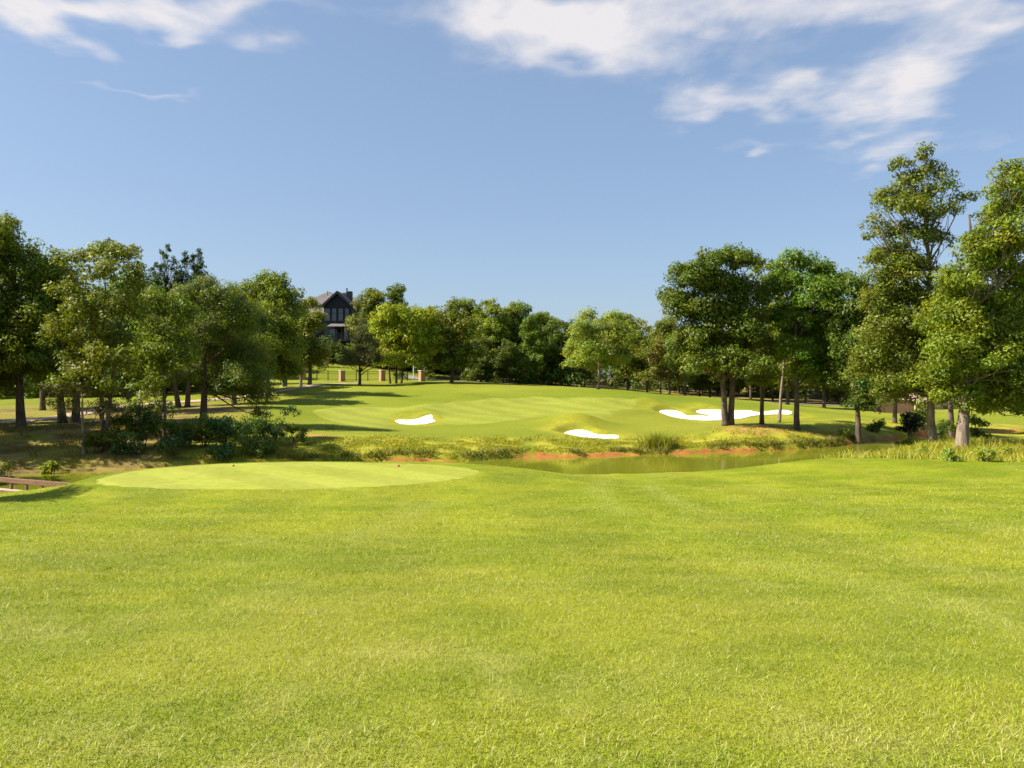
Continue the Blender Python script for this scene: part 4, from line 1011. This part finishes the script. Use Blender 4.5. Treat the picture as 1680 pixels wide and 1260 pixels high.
shrub('shrub', 'green understorey shrub below the lime one by the bridge', 22, 39.5, 0.9, 1.2, 'green', 641)
shrub('shrub', 'small yellow-green weed on the shaded bank beyond the bridge', 82, 42, 0.5, 0.9, 'lime', 642)
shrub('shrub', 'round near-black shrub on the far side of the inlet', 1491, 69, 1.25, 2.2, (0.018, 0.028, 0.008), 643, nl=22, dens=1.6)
shrub('shrub', 'olive shrub right of the round near-black one', 1514, 71, 1.1, 2.8, 'olive', 644, nl=14)
shrub('shrub', 'low bush at the foot of the leaning ivy-clad oak', 1385, 61.5, 0.8, 0.8, 'green', 645)
shrub('shrub', 'dark bush overhanging the mouth of the pond inlet', 1440, 66, 1.3, 1.0, 'dark', 646)
shrub('shrub', 'dark leafy bush between the two big right-hand trunks', 1552, 49, 1.1, 2.6, 'dark', 647)
shrub('shrub', 'leafy bush just right of the massive pale trunk', 1600, 42.5, 0.7, 1.7, 'green', 648)
shrub('shrub', 'tiny dark bush on the lawn beside the drooping cedar', 372, 58.5, 0.5, 0.8, 'deep', 649)
for i, (u, lab) in enumerate([(655, 'left'), (700, 'middle'), (775, 'right')]):
    shrub('shrub', f'low dark shrub behind the iron fence, {lab} one of the three', u, 121, 1.6, 1.3, 'dark', 650 + i, 'shrubs behind the iron fence', s=0.26)
# weeds in the tall grass on the right
for i, (u, D, lab) in enumerate([(1560, 31.5, 'leafy weed at the left of the tall grass on the right'), (1618, 31.2, 'leafy weed at the front of the tall grass below the massive trunk'), (1652, 33, 'leafy weed in the tall grass near the right edge'), (1515, 35, 'leafy weed in the tall grass below the tallest tree')]):
    shrub('weed', lab, u, D + 0.8, 0.42, 0.55, (0.24, 0.30, 0.03), 670 + i, 'weeds in the tall grass', s=0.10, dens=0.55)
# reed clump on the far shore
rx, ry = (1082 - U0) / F * 54.0, 54.0
g = np.random.default_rng(4)
x = rx + g.normal(0, 0.55, 420); y = ry + g.normal(0, 0.35, 420)
o = rough('reed_clump', x, y, 0.6, 1.25, 0.03, ((0.15, 0.19, 0.012), (0.30, 0.30, 0.03)), 3, 0.05, (0.2, 0.8))
del o['kind']; tag(o, 'tall arching reed clump at the water edge right of the nearest bunker', 'reeds')
# ------------------------------------------------------------------ built things
M['siding'] = simple('dark_siding', (0.016, 0.018, 0.024), (0.026, 0.029, 0.037), 3.0, 0.7, 0.2, 0.02, 0.3, 4, (0.4, 0.4, 6))
M['trim'] = simple('dark_trim', (0.018, 0.02, 0.024), (0.03, 0.032, 0.037), 4.0, 0.6)
M['shingle'] = simple('roof_shingle', (0.10, 0.088, 0.088), (0.20, 0.175, 0.172), 2.2, 0.95, 0.6, 0.05, 0.1, 8, (1, 1, 2.5))
M['shingle2'] = simple('brown_shingle', (0.22, 0.15, 0.12), (0.36, 0.26, 0.21), 2.5, 0.95, 0.6, 0.05, 0.1, 8)
M['stucco'] = simple('tan_wall', (0.42, 0.33, 0.16), (0.5, 0.4, 0.21), 3.0, 0.9)
M['brick'] = simple('pillar_brick', (0.26, 0.14, 0.085), (0.50, 0.33, 0.22), 7.0, 0.9, 0.5, 0.03, 0.1, 6, (1, 1, 2.4))
M['cap'] = simple('pillar_cap', (0.42, 0.36, 0.30), (0.58, 0.52, 0.46), 5.0, 0.9)
M['iron'] = simple('black_iron', (0.012, 0.012, 0.013), (0.03, 0.03, 0.03), 20.0, 0.45, 0.1, 0.002, 0.4)
M['utility'] = simple('utility_green', (0.075, 0.11, 0.045), (0.11, 0.15, 0.065), 5.0, 0.55, 0.1, 0.005, 0.4)
M['white_metal'] = simple('pole_metal', (0.45, 0.45, 0.45), (0.6, 0.6, 0.6), 6.0, 0.5, 0.1, 0.003, 0.4)
M['timber'] = simple('bridge_timber', (0.11, 0.06, 0.035), (0.24, 0.14, 0.085), 5.0, 0.85, 0.5, 0.015, 0.2, 6, (0.6, 6, 6))
M['deck'] = simple('bridge_deck', (0.36, 0.26, 0.19), (0.52, 0.40, 0.31), 2.5, 0.9, 0.3, 0.01, 0.2)
M['plank'] = simple('fence_plank', (0.22, 0.12, 0.075), (0.34, 0.20, 0.13), 4.0, 0.9, 0.4, 0.01, 0.1, 6, (6, 6, 0.6))
M['red'] = simple('marker_red', (0.28, 0.022, 0.02), (0.36, 0.03, 0.025), 30.0, 0.4, 0.05, 0.001, 0.5)
m, n, l = new_mat('window_glass'); p = finish(n, l, (0.03, 0.04, 0.045), 0.06, None, spec=0.8); M['glass'] = m
m, n, l = new_mat('porch_recess_shade'); p = finish(n, l, (0.01, 0.01, 0.011), 0.9); M['dark'] = m

# house: gabled wing in front of a hipped main roof
D = 142.0; k = D / F
hx = (554 - U0) * k; hy = D; hz = h1(hx, D + 3) - 0.3
def zz(v): return CZ - (v - VH) * k - hz
house = empty('house', (hx, hy, hz))
tag(house, 'dark-gabled house with a grey-brown roof rising behind the left trees', 'house')
hw = 22.5 * k; eave = zz(503.5); apex = zz(479.5); yb = 9.0
mb = MB(); mb.box(-hw, hw, 0.0, yb, 0, eave)
mb.prism([(-hw, eave), (hw, eave), (0, eave + (apex - eave) * hw / (26 * k))], 1, 0.02, 0.3)
wall = mb.build('wall', M['siding'], house)
ov = 26.5 * k; th = 0.22
sl = (apex - eave) / (26 * k)
roof_mb = MB()
for sgn in (-1, 1):
    roof_mb.prism([(0, apex), (sgn * ov, apex - sl * ov), (sgn * ov, apex - sl * ov + th), (0, apex + th)], 1, -0.45, yb)
roof = roof_mb.build('roof', M['shingle'], house)
rake = MB()
for sgn in (-1, 1):
    rake.prism([(0, apex - 0.28), (sgn * (ov + 0.03), apex - sl * ov - 0.28), (sgn * (ov + 0.03), apex - sl * ov + th + 0.03), (0, apex + th + 0.03)], 1, -0.56, -0.46)
rake.build('bargeboard', M['trim'], roof)
# main hipped roof to the left and behind
mr = MB()
xl, xr = (440 - 554) * k, (566 - 554) * k
zr1, zr2 = zz(468), zz(477)
e0 = zz(512)
A = [(xl, 4, e0), (xr + 2, 4, e0), (xr + 2, 20, e0), (xl, 20, e0), (xl + 8, 11, zr1), ((516 - 554) * k, 11, zr1), ((545 - 554) * k, 11, zr2), (xr, 11, zr2)]
mr.add(A, [(0, 1, 7, 6, 5, 4), (1, 2, 7), (2, 3, 4, 5, 6, 7), (3, 0, 4), (3, 2, 1, 0)])
main_roof = mr.build('roof', M['shingle'], house)
MB().box(xl + 0.6, xr + 1.4, 5.0, 19.4, 0, e0).build('wall', M['siding'], house)
ch = MB().box((558 - 554) * k, (567 - 554) * k, 5.2, 6.4, zz(495), zz(472.5)).build('chimney', M['siding'], roof, 0.03)
MB().box((549 - 554) * k, (557.7 - 554) * k, 6.6, 7.8, zz(490), zz(473.5)).build('chimney', M['shingle'], main_roof, 0.03)
MB().lathe([(0.10, 0), (0.10, 0.35), (0.2, 0.4), (0.2, 0.5), (0.05, 0.62)], 10, ((562 - 554) * k * 0.5, 5.8, zz(472.5))).build('chimney_pot', M['trim'], roof)
MB().tube([(-3.5, 7.5, zz(478)), (-3.5, 7.5, zz(470))], 0.06, 8).build('vent_pipe', M['trim'], main_roof)
# windows of the gable wall
for (u0, u1) in [(533, 542), (544, 552.5), (554.5, 563.5), (565.5, 573)]:
    a, b = (u0 - 554) * k, (u1 - 554) * k; z0, z1 = zz(527), zz(505.5)
    w = MB()
    w.box(a, b, -0.06, 0.02, z1 - 0.09, z1); w.box(a, b, -0.06, 0.02, z0, z0 + 0.09)
    w.box(a, a + 0.09, -0.058, 0.018, z0 + 0.09, z1 - 0.09); w.box(b - 0.09, b, -0.058, 0.018, z0 + 0.09, z1 - 0.09)
    w.box(a + 0.09, b - 0.09, -0.05, 0.012, (z0 + z1) / 2 + 0.25, (z0 + z1) / 2 + 0.31)
    win = w.build('window', M['trim'], house)
    MB().box(a + 0.09, b - 0.09, -0.022, -0.012, z0 + 0.09, z1 - 0.09).build('pane', M['glass'], win)
# porch
pr = MB(); x0, x1 = (543 - 554) * k, (590 - 554) * k
pr.prism([(-3.2, zz(538)), (-3.2, zz(537)), (-0.02, zz(531)), (-0.02, zz(533))], 0, x0, x1)
pr.build('porch_roof', M['shingle'], house)
MB().box(x0, x1, -3.2, -0.03, zz(561), zz(559)).build('porch_floor', M['trim'], house)
for xx in (x0 + 0.15, (x0 + x1) / 2, x1 - 0.25):
    MB().box(xx - 0.1, xx + 0.1, -3.1, -2.9, 0, zz(537.5)).build('porch_post', M['trim'], house)
MB().box(hw + 0.01, hw + 4.5, 1.5, yb, 0, zz(540)).build('wall', M['siding'], house)
ro = MB(); ro.prism([(1.1, zz(541)), (yb + 0.4, zz(541)), (yb + 0.4, zz(522)), (yb, zz(520))], 0, hw + 0.02, hw + 5); ro.build('side_roof', M['shingle'], house)
MB().box(-hw + 0.15, -0.2, -0.045, -0.012, zz(558.5), zz(540)).build('porch_shade_panel', M['glass'], house)  # dark panels added on the wall for the deep shade under the porch
MB().box(1.1, hw - 0.1, -0.045, -0.012, zz(558.5), zz(540)).build('porch_shade_panel', M['glass'], house)
dr = MB().box(-0.1, 1.0, -0.05, -0.01, zz(558.8), zz(541)).build('door', M['dark'], house)  # near-black colour carries the shade of the porch recess
MB().lathe([(0.03, 0), (0.035, 0.02), (0.02, 0.05)], 8, (0.85, -0.09, zz(550))).build('handle', M['white_metal'], dr)

# second house, glimpsed on the right
D = 104.0; k = D / F; bx = (1535 - U0) * k; bz = h1(bx, D) - 0.2
def zz(v): return CZ - (v - VH) * k - bz
h2 = empty('cottage', (bx, D, bz)); tag(h2, 'tan cottage with a brown hipped roof glimpsed between the right-hand trunks', 'house')
a, b = (1502 - 1535) * k, (1600 - 1535) * k
MB().box(a, b, 0, 6, 0, zz(658)).build('wall', M['stucco'], h2)
z0, z1 = zz(658.5), zz(641)
rf = MB(); rf.add([(a - 0.5, -0.5, z0), (b + 0.5, -0.5, z0), (b + 0.5, 6.5, z0), (a - 0.5, 6.5, z0), (a + 2.4, 3, z1), (b - 2.4, 3, z1)], [(0, 1, 5, 4), (1, 2, 5), (2, 3, 4, 5), (3, 0, 4), (3, 2, 1, 0)])
r2 = rf.build('roof', M['shingle2'], h2)
MB().lathe([(0.12, 0), (0.12, 0.5), (0.18, 0.52), (0.18, 0.62)], 8, ((1517 - 1535) * k, 2.4, zz(645))).build('chimney', M['cap'], r2)
for q in (0.9, 3.4):
    w = MB().box(a + q, a + q + 1.1, -0.06, -0.01, zz(680), zz(664)).build('window', M['white_metal'], h2)
    MB().box(a + q + 0.1, a + q + 1.0, -0.08, -0.065, zz(679), zz(665)).build('pane', M['glass'], w)

# plank fence left of the round shrub
D = 90.0; k = D / F
fx0, fx1 = (1434 - U0) * k, (1500 - U0) * k
fe = empty('plank_fence', (fx0, D, h1(fx0, D))); tag(fe, 'short brown plank fence on the lawn beyond the inlet', 'fence')
nb = 20; pm = MB().box(0.006, (fx1 - fx0) / nb - 0.006, 0, 0.03, 0, 1.55).mesh('plank', 0.006)
pm.materials.append(M['plank'])
for i in range(nb):
    xx = (fx1 - fx0) / nb * i
    o = obj('plank', pm, None, fe, (xx, 0, h1(fx0 + xx, D) - fe.location.z - 0.04 + 0.02 * prng.uniform(-1, 1)))
for zf in (0.35, 1.2):
    MB().tube([(q, 0.06, h1(fx0 + q, D) - fe.location.z + zf) for q in np.linspace(0, fx1 - fx0, 8)], 0.035, 6).build('rail', M['plank'], fe)

# brick pillars and iron fence on the rise behind the green
D = 117.0; k = D / F
PU = [(497, 'leftmost brick pillar of the iron fence, behind dark trunks'), (561, 'brick fence pillar left of the layered conifer'), (627, 'brick fence pillar just right of the layered conifer'), (692, 'shaded brick fence pillar right of the yellow-green tree')]
PX = []
for u, lab in PU:
    x = (u - U0) * k; z = h1(x, D); PX.append((x, z))
    e = empty('fence_pillar', (x, D, z), R(38)); tag(e, lab, 'pillar', 'brick pillars of the iron fence')
    MB().box(-0.36, 0.36, -0.36, 0.36, -0.15, 1.45).build('shaft', M['brick'], e, 0.015)
    MB().box(-0.43, 0.43, -0.43, 0.43, 1.45, 1.58).build('cap', M['cap'], e, 0.03)
    MB().box(-0.41, 0.41, -0.41, 0.41, -0.16, 0.10).build('plinth', M['brick'], e, 0.02)
for i, ((xa, za), (xb, zb)) in enumerate(zip(PX[:-1], PX[1:])):
    lab = ['behind the dark trunks at the left', 'between the two sunlit brick pillars', 'right of the second sunlit pillar', 'at the right end behind the olive tree'][i]
    e = empty('iron_fence', (xa, D + 0.05, za)); tag(e, f'section of black iron fence {lab}', 'fence', 'iron fence sections')
    s0, s1 = 0.46, xb - xa - 0.46
    gz = lambda q: h1(xa + q, D + 0.05) - za
    for zf in (0.25, 1.05, 1.35):
        MB().tube([(q, 0, gz(q) + zf) for q in np.linspace(s0, s1, 6)], 0.022, 6).build('rail', M['iron'], e)
    for q in (s0 + (s1 - s0) * 0.33, s0 + (s1 - s0) * 0.67):
        MB().box(q - 0.05, q + 0.05, -0.05, 0.05, gz(q) - 0.1, gz(q) + 1.5).build('post', M['iron'], e)
    pk = MB()
    for q in np.arange(s0 + 0.1, s1, 0.14): pk.box(q - 0.009, q + 0.009, -0.009, 0.009, gz(q) + 0.1, gz(q) + 1.45)
    o = pk.build('pickets', M['iron'], e); o['kind'] = 'stuff'

# slim pale pole behind the fence
x = (678.5 - U0) * 121.5 / F
e = empty('lamp_post', (x, 121.5, h1(x, 121.5))); tag(e, 'slim pale metal pole behind the iron fence', 'pole')
MB().lathe([(0.13, -0.1), (0.13, 0.25), (0.07, 0.35), (0.06, 4.2), (0.06, 4.3)], 10).build('shaft', M['white_metal'], e, smooth=True)
MB().lathe([(0.07, 4.3), (0.2, 4.36), (0.24, 4.75), (0.1, 4.95), (0.03, 5.05)], 10).build('lantern', M['trim'], e)

# green utility cabinet
x = (467 - U0) * 101 / F
e = empty('utility_box', (x, 101, h1(x, 101)), R(25)); tag(e, 'green metal utility box beside the trunks left of the fence', 'utility box')
MB().box(-0.30, 0.30, -0.25, 0.25, 0.05, 1.0).build('cabinet', M['utility'], e, 0.02)
MB().box(-0.33, 0.33, -0.28, 0.28, 1.0, 1.08).build('lid', M['utility'], e, 0.02)
MB().box(-0.38, 0.38, -0.33, 0.33, -0.1, 0.05).build('base', M['cap'], e, 0.01)
MB().box(0.18, 0.22, -0.285, -0.252, 0.5, 0.65).build('handle', M['iron'], e)

# tee markers
for u, lab in ((383, 'left red marker on the tee'), (654, 'right red marker on the tee')):
    x = (u - U0) * 28.9 / F
    e = empty('tee_marker', (x, 28.9, TEE_Z + 0.012)); tag(e, lab, 'tee marker', 'red tee markers')
    MB().lathe([(0.034, 0.0), (0.038, 0.012), (0.039, 0.03), (0.033, 0.052), (0.018, 0.066), (0.005, 0.07)], 20).build('dome', M['red'], e, smooth=True)
    MB().lathe([(0.004, -0.10), (0.010, -0.06), (0.010, 0.0)], 8).build('spike', M['iron'], e)

# timber cart bridge at the left edge
D0 = 37.0
bA = np.array([(-40 - U0) * 35.2 / F, 35.2]); bB = np.array([(125 - U0) * 32.4 / F, 32.4])
L_ = np.linalg.norm(bB - bA); ang = math.atan2(bB[1] - bA[1], bB[0] - bA[0])
dz_ = CZ - 4.72
e = empty('cart_bridge', (bA[0], bA[1], dz_), ang); tag(e, 'low timber cart bridge with brown side rails at the left edge', 'bridge')
Lb = L_ + 1.5
bd = MB().box(0, 0.19, -2.6, 0.0, -0.07, 0.0).mesh('deck_board', 0.006); bd.materials.append(M['deck'])
for i in range(int(Lb / 0.2)): obj('deck_board', bd, None, e, (-0.8 + i * 0.2, 0, prng.uniform(-0.004, 0.004)))
for yy in (-2.4, -1.3, -0.2): MB().box(-0.8, Lb - 0.9, yy - 0.08, yy + 0.08, -0.37, -0.072).build('beam', M['timber'], e)
for side, yy in (('far', -0.04), ('near', -2.56)):
    for i in range(int(Lb / 1.0)):
        MB().box(-0.55 + i * 1.0, -0.43 + i * 1.0, yy - 0.05, yy + 0.05, -0.36, 0.27).build('post', M['timber'], e, 0.008)
    MB().box(-0.8, Lb - 0.9, yy - 0.075, yy + 0.075, 0.27, 0.47).build('rail', M['timber'], e, 0.012)
for xx in (-0.4, Lb - 1.4):
    for yy in (-2.3, -0.3): MB().box(xx, xx + 0.25, yy - 0.12, yy + 0.12, -2.2, -0.37).build('pile', M['timber'], e)
